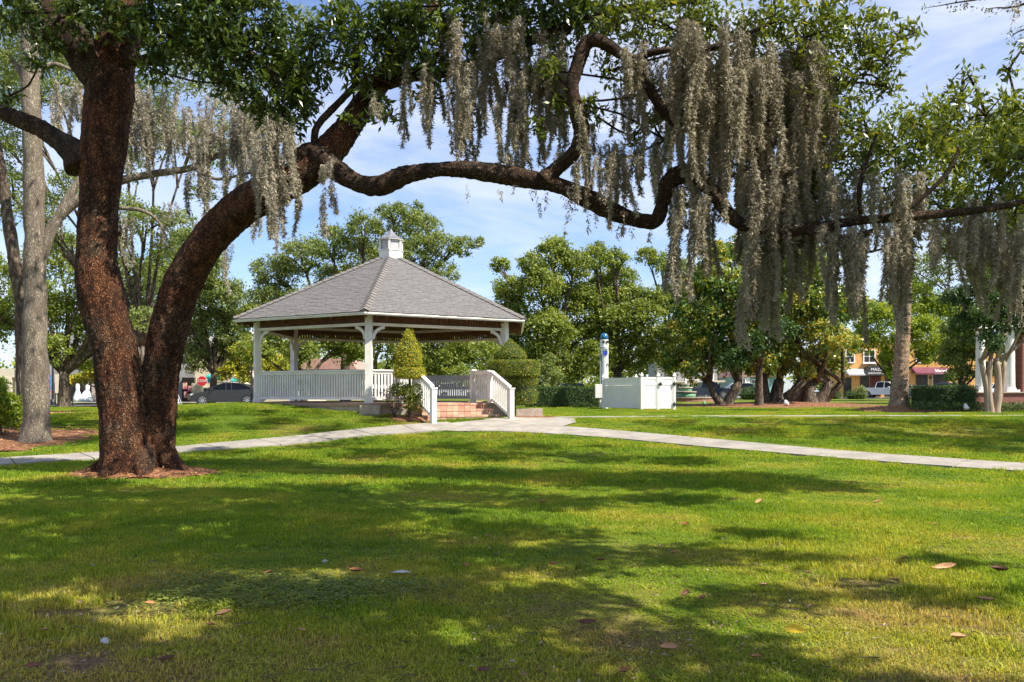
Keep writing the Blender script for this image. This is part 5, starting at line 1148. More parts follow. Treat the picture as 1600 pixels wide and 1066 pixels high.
# ================================================================== TREES
def px_blobs(lst, D, dj=2.0):
    out = []
    for b in lst:
        px, py, r = b[:3]; d = D + (b[3] if len(b) > 3 else random.uniform(-dj, dj)); out.append((WX(px, d), d, WZ(py, d), r / FPX * d))
    return out
def far_tree(name, label, cat, base, blobs, n, L0, lm, bm_, tr=.28, fork=.35, stems=None, group=None, asp=.5, sub=22, subr=.34, maxb=14):
    bx, by = base; bz = g1(bx, by); t = thing(name, (bx, by, bz), label, cat, group)
    zt = np.mean([b[2] for b in blobs]); fz_ = bz + (zt - bz) * fork
    mb = MB()
    for (sx, sy, lx_, r_) in (stems or [(0, 0, 0, tr)]):
        top = Vector((bx + lx_, by, fz_)); b0 = Vector((bx + sx, by + sy, bz - .2))
        op, rr = catmull([b0, b0 + Vector((0, 0, .35)), b0.lerp(top, .5) + Vector((random.uniform(-.1, .1), 0, 0)), top], [r_ * 1.5, r_ * 1.1, r_ * .9, r_ * .75], .4); mb.tube(op, rr, 12)
    st_ = (stems or [(0, 0, 0, tr)])
    for i, b in enumerate(sorted(blobs, key=lambda q: -q[3])[:maxb]):
        s = st_[i % len(st_)]; a = Vector((bx + s[2], by, fz_ - .2)); e = Vector(b[:3]); m_ = a.lerp(e, .5) + Vector((random.uniform(-.4, .4), random.uniform(-.4, .4), random.uniform(.1, .6)))
        op, rr = catmull([a, m_, e], [s[3] * .55, s[3] * .32, .03], .6); mb.tube(op, rr, 7)
        for _ in range(4):
            e2 = e + Vector(rand_dirs(1, .3)[0]) * b[3] * .8; s0 = m_.lerp(e, random.uniform(.3, .9)); op, rr = catmull([s0, s0.lerp(e2, .5) + Vector((0, 0, .15)), e2], [.06, .04, .015], .6); mb.tube(op, rr, 5)
    mb.build('trunk', bm_, t, smooth=True)
    leaf_obj('crown', far_crown(blobs, n, L0, sub=sub, subr=subr, aspect=asp), lm, t)
    return t
# oak behind the gazebo
far_tree('oak_tree', 'feathery olive green oak rising behind the gazebo roof', 'tree', (WX(540, 47), 47),
         px_blobs([(430, 430, 36), (470, 405, 38), (520, 385, 36), (570, 360, 34), (625, 345, 30), (660, 355, 30), (690, 385, 28), (722, 385, 20), (745, 380, 12), (640, 400, 40), (580, 410, 40), (530, 440, 40), (690, 430, 26), (420, 480, 42), (480, 480, 44), (600, 330, 14), (650, 325, 12)], 47), 30000, .17, M['leaf_olive'], M['bark_far'], .3, asp=.4, sub=30, subr=.30)
far_tree('oak_tree', 'dark leafed tree glimpsed under the left side of the gazebo roof', 'tree', (WX(475, 44), 44),
         px_blobs([(430, 530, 34), (470, 550, 32), (500, 530, 36), (540, 545, 30), (560, 530, 34), (400, 550, 28), (400, 500, 34)], 44), 11000, .16, M['leaf_green'], M['bark_far'], .24, .3)
far_tree('oak_tree', 'forked tree standing behind the gazebo between its front and right posts', 'tree', (WX(588, 46), 46),
         px_blobs([(600, 535, 34), (640, 550, 32), (690, 560, 34), (730, 550, 34), (700, 530, 32), (660, 525, 30), (760, 560, 34), (670, 585, 18), (720, 588, 18), (615, 575, 18)], 47), 13000, .16, M['leaf_green'], M['bark_far'], .3, .3)
# centre mass: three trees
far_tree('oak_tree', 'tall light green oak right of the gazebo', 'tree', (WX(860, 58), 58),
         px_blobs([(780, 415, 16), (800, 455, 30), (830, 415, 24), (868, 395, 28), (900, 415, 28), (845, 450, 36), (890, 470, 40), (800, 500, 40), (850, 520, 44), (905, 530, 38), (870, 380, 12), (785, 540, 34), (830, 565, 32), (890, 575, 30)], 58), 30000, .21, M['leaf_green'], M['bark_far'], .35, sub=30)
far_tree('oak_tree', 'bright green oak behind the call tower', 'tree', (WX(965, 60), 60),
         px_blobs([(930, 405, 26), (962, 405, 20), (960, 440, 34), (930, 470, 38), (985, 475, 36), (955, 510, 44), (1005, 500, 34), (930, 560, 34), (985, 555, 36), (1030, 540, 34), (1020, 470, 24), (935, 385, 9)], 60), 24000, .21, M['leaf_green'], M['bark_far'], .35, sub=30)
far_tree('oak_tree', 'oak with a wind swept top left of the hanging moss', 'tree', (WX(1050, 66), 66),
         px_blobs([(1010, 400, 18), (1035, 412, 22), (1060, 425, 26), (1050, 470, 32), (1085, 470, 36), (1060, 520, 36), (1100, 550, 30), (1045, 570, 26)], 66), 14000, .21, M['leaf_green'], M['bark_far'], .3, sub=28)
far_tree('small_tree', 'small feathery grey green tree before the hedge right of the gazebo', 'tree', (WX(857, 51.5), 51.5),
         px_blobs([(857, 562, 12), (852, 580, 17), (865, 592, 18), (845, 600, 16)], 51.5, .5), 3200, .12, M['leaf_olive'], M['bark_far'], .05, .3)
# magnolia clump
far_tree('magnolia_tree', 'multi trunked magnolia with yellowing leaves on the right mulch bed', 'magnolia', (WX(1243, 57), 57),
         px_blobs([(1150, 460, 44), (1200, 420, 44), (1250, 450, 44), (1190, 500, 44), (1240, 510, 44), (1290, 480, 42), (1290, 530, 36), (1160, 535, 34), (1220, 552, 28), (1280, 562, 24), (1320, 540, 24), (1330, 480, 34), (1250, 390, 36), (1160, 400, 36), (1120, 440, 30), (1195, 568, 20), (1225, 574, 18), (1258, 578, 17), (1290, 578, 17), (1312, 572, 16), (1175, 575, 14), (1240, 470, 44), (1270, 420, 40)], 56), 30000, .24, M['leaf_magnolia'], M['bark_far'], .4, .28,
         stems=[(-2.0, .2, -2.2, .42), (-1.3, -.1, -1.1, .46), (-.5, .3, .5, .48), (.2, .4, 1.3, .40), (.9, -.2, .9, .44), (1.6, .1, 2.3, .38), (2.2, .5, 3.2, .26)], sub=30)
far_tree('magnolia_tree', 'dark trunked tree just left of the magnolia clump', 'tree', (WX(1186, 53), 53),
         px_blobs([(1190, 470, 34), (1210, 440, 30), (1150, 565, 24), (1185, 540, 26), (1215, 520, 28)], 53, 1), 8000, .2, M['leaf_deep'], M['bark_far'], .26, .5)
far_tree('magnolia_tree', 'leaning twin trunk tree beside the fountain', 'magnolia', (WX(1131, 55), 55),
         px_blobs([(1090, 440, 30), (1080, 500, 34), (1120, 500, 38), (1100, 545, 34), (1140, 560, 30), (1060, 560, 28), (1085, 580, 20), (1150, 515, 34), (1110, 400, 26)], 56), 17000, .23, M['leaf_magnolia'], M['bark_far'], .3, .3, stems=[(-.25, 0, -.9, .24), (.3, .2, 1.0, .34)])
far_tree('street_tree', 'thin orange trunked street tree before the teal house', 'tree', (WX(1187, 84), 84),
         px_blobs([(1180, 570, 18), (1200, 575, 18), (1190, 555, 20), (1170, 578, 12)], 84), 3500, .24, M['leaf_olive'], M['bark_smooth'], .16, .55)
# right side
far_tree('street_tree', 'bright green street tree before the orange shops', 'tree', (WX(1395, 78), 78),
         px_blobs([(1370, 500, 34), (1420, 470, 36), (1440, 520, 34), (1470, 490, 34), (1400, 540, 26), (1450, 555, 18), (1388, 562, 16), (1394, 588, 8), (1388, 580, 9), (1480, 540, 28), (1350, 535, 24)], 78), 22000, .24, M['leaf_lime'], M['bark_far'], .25, .35)
far_tree('street_tree', 'olive green tree between the maroon awning and the columns', 'tree', (WX(1500, 62), 62),
         px_blobs([(1490, 560, 28), (1505, 585, 18), (1520, 540, 30), (1485, 590, 10), (1540, 580, 18), (1500, 520, 30)], 62), 9000, .2, M['leaf_olive'], M['bark_far'], .2, .35)
far_tree('crepe_myrtle', 'crepe myrtle with two smooth tan trunks before the columns', 'tree', (WX(1548, 36.5), 36.5),
         px_blobs([(1520, 510, 30), (1550, 490, 34), (1585, 500, 32), (1600, 460, 34), (1540, 450, 34), (1500, 470, 28), (1550, 535, 20), (1620, 520, 30), (1650, 480, 36)], 36.5, 1.2), 14000, .14, M['leaf_deep'], M['bark_smooth'], .15, .55,
         stems=[(-.12, 0, -.45, .13), (-.02, -.05, .0, .13), (.25, .05, .25, .17), (.33, .1, .6, .12)])
far_tree('oak_tree', 'leafy tree filling the far right behind the brick pier', 'tree', (WX(1660, 60), 60),
         px_blobs([(1500, 400, 50), (1560, 370, 50), (1440, 430, 40), (1530, 470, 40), (1600, 480, 50), (1650, 440, 60), (1700, 500, 60), (1590, 540, 36), (1680, 560, 50), (1620, 380, 50), (1560, 430, 40)], 60), 20000, .22, M['leaf_olive'], M['bark_far'], .35)
# left side
far_tree('oak_tree', 'dark leafy tree behind the grey trunk on the left', 'tree', (WX(100, 50), 50),
         px_blobs([(90, 400, 46), (140, 440, 44), (60, 470, 44), (110, 500, 48), (150, 520, 40), (20, 440, 50), (20, 510, 48), (130, 560, 28), (80, 545, 30), (-40, 480, 50), (190, 470, 40), (170, 390, 36), (215, 430, 36), (245, 480, 38), (255, 415, 32), (220, 530, 34)], 50), 26000, .19, M['leaf_green'], M['bark_far'], .34)
far_tree('street_tree', 'yellow leafed street tree before the dress shop', 'tree', (WX(159, 58), 58),
         px_blobs([(150, 588, 12), (128, 592, 11), (108, 594, 10), (170, 585, 12), (140, 575, 16)], 58, .8), 3200, .17, M['leaf_yellow'], M['bark_smooth'], .12, .6)
far_tree('oak_tree', 'pale mossy tree between the trunk fork and the gazebo', 'tree', (WX(335, 63), 63),
         px_blobs([(320, 420, 34), (350, 460, 34), (300, 470, 36), (340, 510, 34), (290, 520, 36), (370, 500, 24), (310, 560, 26), (350, 548, 24), (380, 540, 24), (270, 440, 36), (290, 380, 28)], 62), 22000, .22, M['leaf_olive'], M['bark_far'], .3, sub=30)
far_tree('street_tree', 'yellowish street tree above the charcoal sedan', 'tree', (WX(405, 62), 62),
         px_blobs([(365, 575, 18), (395, 570, 20), (350, 585, 12), (380, 590, 12), (430, 575, 22), (375, 550, 16)], 62, .8), 7000, .19, M['leaf_yellow'], M['bark_far'], .15, .5)
far_tree('oak_tree', 'tall airy tree whose crown fills the upper left behind the moss', 'tree', (WX(225, 36), 36),
         px_blobs([(60, 60, 60), (20, 130, 50), (110, 90, 50), (240, 190, 44), (300, 220, 36), (180, 330, 40), (230, 350, 36), (260, 400, 30), (340, 240, 30), (420, 260, 28), (60, 330, 40), (10, 300, 50), (10, 230, 40), (110, 300, 36), (200, 260, 36), (400, 200, 26), (320, 300, 24), (200, 420, 30), (250, 450, 28), (225, 500, 26), (280, 350, 26), (90, 380, 30)], 36), 26000, .13, M['leaf_olive'], M['bark_far'], .17, .3, sub=34, subr=.36, asp=.45)
# distant belt behind all
n_b = []
for i in range(46):
    px = -420 + i * 58 + random.uniform(-20, 20); n_b.append((WX(px, 150), 150 + random.uniform(-8, 8), random.uniform(3.0, 6.0), random.uniform(4.2, 6.2)))
V = far_crown(n_b, 18000, 1.2, sub=14)
tag(leaf_obj('distant_trees', V, M['leaf_green']), 'belt of distant trees beyond the shops', kind='stuff')

# ---- palm
pxb = WX(1405, 40); pt = thing('palm_tree', (pxb, 40, g1(pxb, 40)), 'stout palm trunk in a round mulch ring', 'palm')
pz = g1(pxb, 40); mb = MB()
op, rr = catmull([(pxb, 40, pz - .1), (pxb, 40, pz + .5), (WX(1410, 40), 40, pz + 3), (WX(1414, 40), 40, pz + 6), (WX(1418, 40), 40, pz + 9.2)], [.56, .38, .32, .295, .285], .07)
rr = [r * (1 + .05 * ((i % 3) == 0)) for i, r in enumerate(rr)]; mb.tube(op, rr, 28)
V2 = []
for i, v in enumerate(mb.v): q = Vector(v); c = op[min(i // 28, len(op) - 1)]; d = q - c; V2.append(tuple(c + d * (1 + .10 * mn.noise(q * 7) + .05 * mn.noise(q * 19))))
mb.v = V2; mb.build('trunk', M['bark_palm'], pt, smooth=True)
top = Vector(op[-1])
for i in range(26):
    a = i * 2.4; el = 1.1 - (i / 26) * 1.5; L = 3.0; d = Vector((math.cos(a), math.sin(a), 0)); pts = [top + d * (L * s * math.cos(el * (1 - s * .3))) + Vector((0, 0, L * s * math.sin(el) - 1.6 * s * s)) for s in np.linspace(0, 1, 9)]
    mb = MB(); mb.tube(pts, [.035 - .003 * k for k in range(9)], 5)
    side = d.cross(Vector((0, 0, 1)))
    for s in range(1, 9):
        for h in (0, .5):
            p = pts[s - 1].lerp(pts[s], h + .25)
            for sg in (-1, 1):
                tpt = p + side * (sg * .62 * math.sin(math.pi * (s + h) / 9.5)) + d * .3 + Vector((0, 0, -.22)); mb.add([p, p.lerp(tpt, .5) + d * .035, tpt, p.lerp(tpt, .5) - d * .035], [(0, 1, 2), (0, 2, 3)])
    mb.build('frond', mat('palm_frond', (.05, .10, .02), (.09, .15, .03), 3, .5) if i == 0 else bpy.data.materials['palm_frond'], pt)

# ---- grey trunked tree left (near)
gx0, gy0 = WX(57, 21.3), 21.3
gt = thing('grey_trunk_tree', (gx0, gy0, g1(gx0, gy0)), 'tall grey barked tree on the left mulch bed', 'tree')
def Wp(px, py, D): return Vector(W(px, py, D))
bark_tube('trunk', [Vector((gx0, gy0, g1(gx0, gy0) - .15)), Wp(56, 660, 21.3), Wp(55, 560, 21.3), Wp(55, 420, 21.3), Wp(52, 280, 21.3), Wp(48, 120, 21.3), Wp(44, -40, 21.3), Wp(50, -200, 21.3)], [.46, .32, .28, .26, .235, .21, .18, .12], M['bark_grey'], gt, n=28, step=.12, amp=.012, freq=6, lump=.05)
for pts, r in (([(58, 420), (85, 350), (125, 310), (190, 283), (240, 272), (300, 262), (360, 235), (430, 225)], [.15, .14, .12, .11, .10, .085, .06, .03]),
               ([(60, 400), (90, 340), (118, 290), (150, 240), (190, 170)], [.12, .11, .09, .07, .04]),
               ([(50, 150), (30, 110), (15, 90), (-20, 60)], [.09, .07, .05, .03]), ([(50, 130), (80, 100), (120, 110), (160, 95)], [.08, .06, .04, .02]),
               ([(185, 325), (225, 330), (250, 350), (270, 395)], [.05, .045, .03, .015]), ([(300, 262), (340, 280), (400, 270), (440, 290)], [.05, .04, .03, .02]),
               ([(48, 60), (120, 10), (200, -40), (300, -60)], [.12, .1, .08, .04])):
    bark_tube('branch', [Wp(a, b, 21.3 + .15 * i) for i, (a, b) in enumerate(pts)], r, M['bark_grey'], gt, n=14, step=.14, amp=.01, freq=7, lump=.03)
bl = px_blobs([(230, 150, 46), (300, 120, 50), (370, 160, 46), (420, 200, 36), (150, 130, 44), (90, 150, 36), (20, 100, 44), (200, 80, 50), (130, 50, 50), (60, 20, 60), (340, 210, 34), (250, 230, 30), (470, 30, 24), (300, 40, 50)], 22, 1.0)
leaf_obj('crown', far_crown(bl, 17000, .085, sub=34, subr=.33, aspect=.42), M['leaf_olive'], gt)
g2 = thing('dark_trunk_tree', (WX(40, 23.5), 23.5, g1(WX(40, 23.5), 23.5)), 'dark slim trunk close behind the grey trunk', 'tree')
bark_tube('trunk', [Wp(40, 690, 23.5), Wp(38, 600, 23.5), Wp(34, 480, 23.5), Wp(22, 400, 23.5), Wp(12, 340, 23.6), Wp(4, 270, 23.8), Wp(-20, 150, 24)], [.24, .20, .19, .17, .15, .12, .08], M['bark_far'], g2, n=20, step=.15, amp=.012, lump=.03)
leaf_obj('crown', far_crown(px_blobs([(-20, 170, 50), (-50, 260, 50), (0, 340, 26), (-30, 60, 60)], 24, .8), 3600, .10), M['leaf_green'], g2)

# ---- the big forked live oak
D0 = 15.3; mt = thing('live_oak', (WX(222, D0), D0, 0.05), 'big forked live oak with rust brown bark and a long bent limb', 'oak tree')
def T(pts, rs, nm, m, D=D0, n=40, step=.055, amp=.016, **k):
    P = [Wp(p[0], p[1], p[2] if len(p) > 2 else D) for p in pts]; return bark_tube(nm, P, [r / FPX * D for r in rs], m, mt, n=n, step=step, amp=amp, **k)
T([(203, 765), (200, 738), (198, 700), (190, 620), (176, 540), (158, 470), (151, 400), (154, 320), (163, 230), (172, 150), (184, 80), (200, 0), (215, -90)], [66, 46, 39, 36, 34, 33, 30.5, 29.5, 32, 35, 31, 25, 18], 'trunk', M['bark'], 15.2, n=110, step=.035, amp=.017)
T([(236, 765, 15.5), (240, 735, 15.5), (242, 690, 15.5), (246, 640, 15.5), (254, 570, 15.5), (266, 500, 15.4), (292, 430, 15.2), (330, 372, 15.0), (378, 324, 14.8), (425, 295, 14.6), (470, 276, 14.5), (505, 245, 14.5), (540, 205, 14.6), (566, 165, 14.7), (590, 130, 14.8), (640, 60, 15), (700, -20, 15.2)], [44, 32, 28, 27, 28, 28.5, 28.5, 28.5, 27, 26, 25, 24, 20, 18, 16, 12, 7], 'trunk', M['bark'], 15.3, n=100, step=.035, amp=.017)
T([(130, 262), (118, 240), (95, 222), (60, 200), (25, 185), (-15, 165), (-80, 120)], [26, 20, 16, 13, 12, 12, 8], 'branch', M['bark_dark'], 15.15, n=40)
T([(160, 120, 15.2), (120, 70, 15.1), (85, 20, 15.0), (50, -40, 15)], [30, 24, 20, 16], 'branch', M['bark_dark'], 15.2, n=40)
T([(120, 80, 15.0), (60, 30, 14.8), (0, -10, 14.6)], [12, 9, 7], 'branch', M['bark_dark'], 15, n=20)
T([(175, 110, 15.0), (150, 95, 14.9), (140, 70, 14.8)], [12, 9, 6], 'branch', M['bark_dark'], 15, n=18)
T([(190, 90, 15.1), (225, 95, 14.9), (265, 78, 14.7), (330, 60, 14.4), (400, 90, 14.2), (440, 130, 14.0)], [14, 9, 8, 6, 5, 3], 'branch', M['bark_dark'], 15, n=18)
for (ax_, ay_, bx_, by_, r_) in ((-7.0, 15.2, -7.75, 14.95, .15), (-6.9, 15.0, -7.05, 14.45, .16), (-6.55, 15.1, -6.35, 14.5, .14), (-6.35, 15.4, -5.75, 15.15, .14), (-6.9, 15.5, -7.5, 15.9, .13)):
    bark_tube('root', [(ax_, ay_, .42), ((ax_ + bx_) / 2, (ay_ + by_) / 2, .16), (bx_, by_, .02)], [r_ * 1.5, r_, .04], M['bark'], mt, n=20, step=.06, amp=.02)
# long horizontal limb
T([(462, 262, 14.5), (490, 240, 14.4), (520, 262, 14.2), (560, 287, 14.0), (595, 290, 13.9), (640, 273, 13.8), (700, 264, 13.7), (760, 268, 13.6), (820, 279, 13.5), (870, 288, 13.4), (920, 311, 13.3), (970, 335, 13.2), (1020, 346, 13.1), (1034, 320, 13.1), (1042, 288, 13.0), (1065, 272, 13.0), (1092, 276, 12.9), (1118, 305, 12.8), (1150, 345, 12.7), (1200, 362, 12.6), (1260, 358, 12.5), (1340, 345, 12.4), (1420, 338, 12.3), (1500, 332, 12.2), (1570, 322, 12.0), (1660, 300, 11.8)],
  [23, 20, 17, 15, 14.5, 14, 13.2, 12.6, 12.6, 12.8, 12, 11.6, 13.5, 11, 11, 11.8, 11, 10, 8.3, 7.5, 7.5, 7.5, 6.6, 5, 4, 2.5], 'branch', M['bark_dark'], 13.5, n=56, step=.035, amp=.016)
T([(848, 283, 13.4), (872, 262, 13.4), (900, 235, 13.3), (909, 205, 13.3), (899, 165, 13.3), (894, 135, 13.3), (904, 100, 13.3), (918, 66, 13.3), (940, 66, 13.2), (970, 85, 13.2), (990, 97, 13.1), (1010, 130, 13.1), (1040, 178, 13.0), (1062, 198, 13.0), (1090, 210, 12.9)], [14, 13, 12, 11.5, 11, 11, 11, 11, 10, 9, 9, 7.5, 7, 6, 4], 'branch', M['bark_dark'], 13.3, n=36, step=.04)
T([(985, 98, 13.1), (1010, 85, 13.1), (1050, 78, 13.0), (1092, 80, 13.0), (1150, 60, 12.9), (1220, 30, 12.8)], [8, 6, 5.5, 5, 4, 2], 'branch', M['bark_dark'], 13.1, n=18)
T([(1045, 180, 13.0), (1080, 165, 12.9), (1100, 130, 12.8), (1105, 110, 12.8)], [6, 5, 5, 3], 'branch', M['bark_dark'], 13, n=16)
T([(490, 245, 14.4), (495, 200, 14.3), (530, 160, 14.3), (555, 130, 14.2), (560, 90, 14.2)], [6, 6, 5, 4, 3], 'branch', M['bark_dark'], 14.3, n=16)
T([(1262, 358, 12.5), (1290, 372, 12.3), (1330, 372, 12.2), (1365, 360, 12.1)], [7, 8, 7, 4], 'branch', M['bark_dark'], 12.4, n=18)
T([(1345, 345, 12.4), (1343, 300, 12.4), (1355, 250, 12.4), (1370, 210, 12.5)], [4, 3.5, 3, 2], 'branch', M['bark_dark'], 12.4, n=12)
T([(590, 130, 14.8), (640, 118, 14.6), (700, 110, 14.4), (760, 95, 14.2), (840, 60, 14), (950, 20, 13.9), (1080, 0, 13.8), (1200, -20, 13.6)], [13, 11, 9, 8, 7, 6, 5, 3], 'branch', M['bark_dark'], 14.5, n=24)
T([(1395, 345, 12.3), (1440, 310, 12.2), (1480, 270, 12.1), (1500, 230, 12.1)], [4, 3.5, 3, 2], 'branch', M['bark_dark'], 12.3, n=12)
# crown of the big oak: leaf clusters in the frame and above it
def near_clusters(lst, D, dens, dj=.5):
    cs = []; dens = dens * 2.1
    for b in lst:
        px, py, r = b[:3]; d = D if len(b) < 4 else b[3]; c = np.array(W(px, py, d)); rm = r / FPX * d; k = max(4, int(dens * r * r / 1000))
        q = rand_dirs(k) * rng.uniform(0, 1, (k, 1)) ** .5 * rm; q[:, 1] *= dj * 2; cs.append(c + q)
    return np.concatenate(cs)
left_b = [(225, 30, 50), (270, 60, 55), (330, 30, 60), (320, 90, 40), (375, 75, 60), (430, 50, 50), (415, 120, 55), (460, 110, 50), (455, 165, 42), (480, 145, 36), (490, 70, 34), (435, 195, 30), (350, 130, 26), (240, 110, 24), (120, 25, 40), (70, 60, 30), (30, 20, 45), (165, 15, 40), (300, -10, 60), (400, 5, 50), (15, 150, 18, 15.0), (60, 100, 20), (395, 160, 30)]
dark_c = near_clusters(left_b, 14.3, 12.5)
mid_b = [(530, 40, 40), (560, 75, 44), (600, 40, 50), (620, 100, 34), (560, 130, 26), (640, 60, 50), (680, 100, 36), (700, 50, 50), (740, 100, 32), (760, 50, 50), (800, 80, 34), (820, 40, 45), (830, 130, 24), (845, 150, 22), (590, 165, 22), (610, 180, 16), (880, 60, 40), (900, 30, 50), (650, 10, 60), (760, -5, 60), (860, 0, 60), (550, 190, 14), (540, 10, 24), (520, 95, 24), (660, 150, 16), (720, 140, 16)]
mid_c = near_clusters(mid_b, 14.1, 13)
up_b = [(960, 40, 44), (1010, 30, 46), (1060, 50, 46), (1110, 40, 50), (1160, 60, 50), (950, 110, 30), (1000, 130, 26), (860, 110, 26), (930, 180, 30), (990, 215, 24), (1020, 190, 24), (1040, 220, 20), (880, 160, 24), (1070, 130, 30), (1130, 120, 40), (975, 10, 50), (1085, 5, 50), (1080, 320, 14), (1070, 285, 12), (1180, 120, 40), (960, 255, 16), (1120, 180, 30), (840, 200, 18)]
up_c = near_clusters(up_b, 13.4, 11)
right_b = [(1210, 30, 50), (1255, 60, 50), (1300, 30, 52), (1345, 60, 46), (1380, 95, 34), (1405, 60, 22), (1430, 50, 10), (1330, 120, 44), (1385, 135, 24), (1280, 120, 46), (1250, 180, 46), (1310, 190, 50), (1355, 210, 38), (1300, 250, 50), (1350, 270, 46), (1390, 240, 40), (1440, 230, 44), (1420, 190, 24), (1480, 200, 40), (1500, 150, 30), (1515, 120, 14), (1540, 180, 40), (1590, 170, 36), (1575, 110, 16), (1595, 80, 14), (1440, 290, 50), (1500, 260, 50), (1560, 250, 55), (1540, 320, 46), (1590, 320, 50), (1480, 335, 34), (1400, 310, 40), (1520, 380, 26), (1550, 390, 24), (1590, 400, 24), (1370, 30, 20), (1320, 320, 30), (1270, 290, 36), (1600, 240, 50), (1480, 390, 20), (1640, 300, 60), (1650, 200, 50), (1350, 395, 14), (1430, 365, 18)]
right_c = near_clusters(right_b, 13.0, 12.5, .7)
above = []
for i in range(900):   # crown above the frame
    x_ = rng.uniform(-9, 9); y_ = rng.uniform(11.5, 18.5); above.append((x_, y_, 2.7 + .465 * y_ + rng.uniform(0, 2.0)))
above = np.array(above); keep = np.array([mn.noise(Vector((a[0] * .35, a[1] * .35, 4))) > .03 for a in above]); above = above[keep]
leaf_obj('crown', rosette_leaves(dark_c, 9, .165, .060, .05, hue=rng.uniform(0, .45, len(dark_c))), M['leaf_near'], mt)
leaf_obj('crown', rosette_leaves(mid_c, 9, .16, .058, .05, flat=True), M['leaf_near'], mt)
leaf_obj('crown', rosette_leaves(up_c, 9, .125, .045, .06, flat=True), M['leaf_near2'], mt)
leaf_obj('crown', rosette_leaves(right_c, 9, .13, .046, .055, flat=True), M['leaf_near2'], mt)
leaf_obj('crown', rosette_leaves(above, 9, .24, .10, .20, flat=True), M['leaf_near2'], mt)
# twigs carrying the clusters
mb = MB()
for grp, D in ((left_b, 14.3), (mid_b, 14.1), (up_b, 13.4), (right_b, 13.0)):
    prev = None
    for b in grp:
        d = D if len(b) < 4 else b[3]; c = Wp(b[0], b[1], d); rm = b[2] / FPX * d
        if prev is not None and (c - prev).length < 2.2:
            op, rr = catmull([prev, prev.lerp(c, .5) + Vector((random.uniform(-.1, .1), 0, random.uniform(-.1, .15))), c], [.02, .018, .014], .25); mb.tube(op, rr, 5)
        for _ in range(5):
            e = c + Vector(rand_dirs(1)[0]) * rm * random.uniform(.6, 1.0); op, rr = catmull([c, c.lerp(e, .5) + Vector((random.uniform(-.05, .05), 0, random.uniform(-.06, .1))), e], [.014, .010, .004], .2); mb.tube(op, rr, 4)
        prev = c
tw_ = mb.build('twigs', M['bark_dark'], mt); tag(tw_, kind='stuff')
# sprigs of another tree entering at the top right corner
sp = thing('overhanging_sprigs', Wp(1560, -40, 13), 'thin leafy sprigs hanging in at the top right corner', 'branch')
mb = MB(); sc_ = []
for pts in ([(1640, -60), (1560, -10), (1490, 5), (1450, 12)], [(1660, -20), (1590, 10), (1560, 12), (1540, 14)], [(1680, 20), (1620, 40), (1590, 50), (1580, 58)]):
    P = [Wp(a, b, 13) for a, b in pts]; op, rr = catmull(P, [.03, .018, .01, .004], .15); mb.tube(op, rr, 6); sc_ += [tuple(p) for p in op[len(op) // 3:]]
mb.build('branch', M['bark_dark'], sp); sc_ = np.array(sc_); sc_ = np.repeat(sc_, 2, 0) + rng.normal(size=(len(sc_) * 2, 3)) * .07
leaf_obj('foliage', rosette_leaves(sc_, 7, .06, .02, .03), M['leaf_near'], sp)

# ---- spanish moss
def moss(label, regions, D, dens=1250, fl=.08, fw=.0055, name='spanish_moss'):
    A, L, Wd = [], [], []
    for (x0, x1, t0, t1, b0, b1, cnt, wpx) in regions:
        cnt = max(1, int(cnt * 1.12)); nc = max(1, cnt // 4); cxs = [random.uniform(x0, x1) for _ in range(nc)]
        for i in range(cnt):
            c = cxs[i % nc]; px = min(max(random.gauss(c, (x1 - x0) * .05 + 4), x0 - 6), x1 + 6); py = random.uniform(t0, t1); bt = random.uniform(b0, b1) if random.random() < .7 else random.uniform((t0 + t1) / 2 + 15, b1)
            d = D + random.uniform(-.45, .45); A.append(W(px, py, d)); L.append(max(.25, (bt - py) / FPX * d)); thin = random.random() < .5; Wd.append(random.uniform(.55, 1.3) * wpx / FPX * d * (.34 if thin else .80)); L[-1] *= 1.0 if thin else random.uniform(.5, .9)
    A = np.array(A); L = np.array(L); Wd = np.array(Wd); o = leaf_obj(name, moss_arrays(A, L, Wd, dens, fl, fw), M['moss'], None, tuple(A[0])); tag(o, label, 'moss', 'spanish moss hanging from the oaks', 'stuff'); return o
moss('grey moss hanging over the fork of the right trunk', [(398, 470, 170, 230, 300, 395, 15, 8), (425, 470, 250, 290, 350, 400, 8, 7), (490, 520, 285, 300, 320, 370, 4, 7), (455, 530, 240, 270, 265, 290, 8, 8)], 14.0)
moss('moss tufts hanging against the sky above the limb bend', [(615, 680, 80, 150, 175, 232, 14, 8), (705, 720, 90, 150, 230, 265, 3, 5), (560, 600, 130, 170, 180, 215, 5, 5), (683, 692, 120, 160, 200, 245, 2, 4)], 14.0)
moss('broad moss curtain above the middle of the limb', [(722, 765, 80, 150, 220, 268, 16, 10), (765, 880, 70, 190, 210, 275, 38, 10), (690, 830, 10, 60, 80, 150, 18, 10), (800, 900, 230, 250, 260, 290, 10, 7), (740, 900, 40, 120, 150, 220, 26, 10)], 13.8)
moss('thin moss fringes below the long limb', [(838, 862, 290, 300, 340, 375, 3, 5), (870, 900, 285, 300, 340, 385, 4, 5), (915, 945, 310, 325, 350, 385, 3, 5), (965, 985, 330, 345, 370, 400, 3, 5), (735, 740, 283, 285, 340, 360, 1, 2), (1000, 1020, 350, 355, 370, 385, 2, 4), (780, 800, 285, 290, 310, 340, 2, 4)], 13.3, 300)
moss('moss clumps between the bent branches', [(910, 1060, 60, 150, 150, 260, 26, 10), (960, 1005, 215, 245, 300, 385, 14, 9), (905, 960, 215, 260, 270, 330, 14, 7), (1010, 1040, 200, 240, 290, 340, 8, 7), (895, 920, 150, 200, 230, 290, 7, 7)], 13.2)
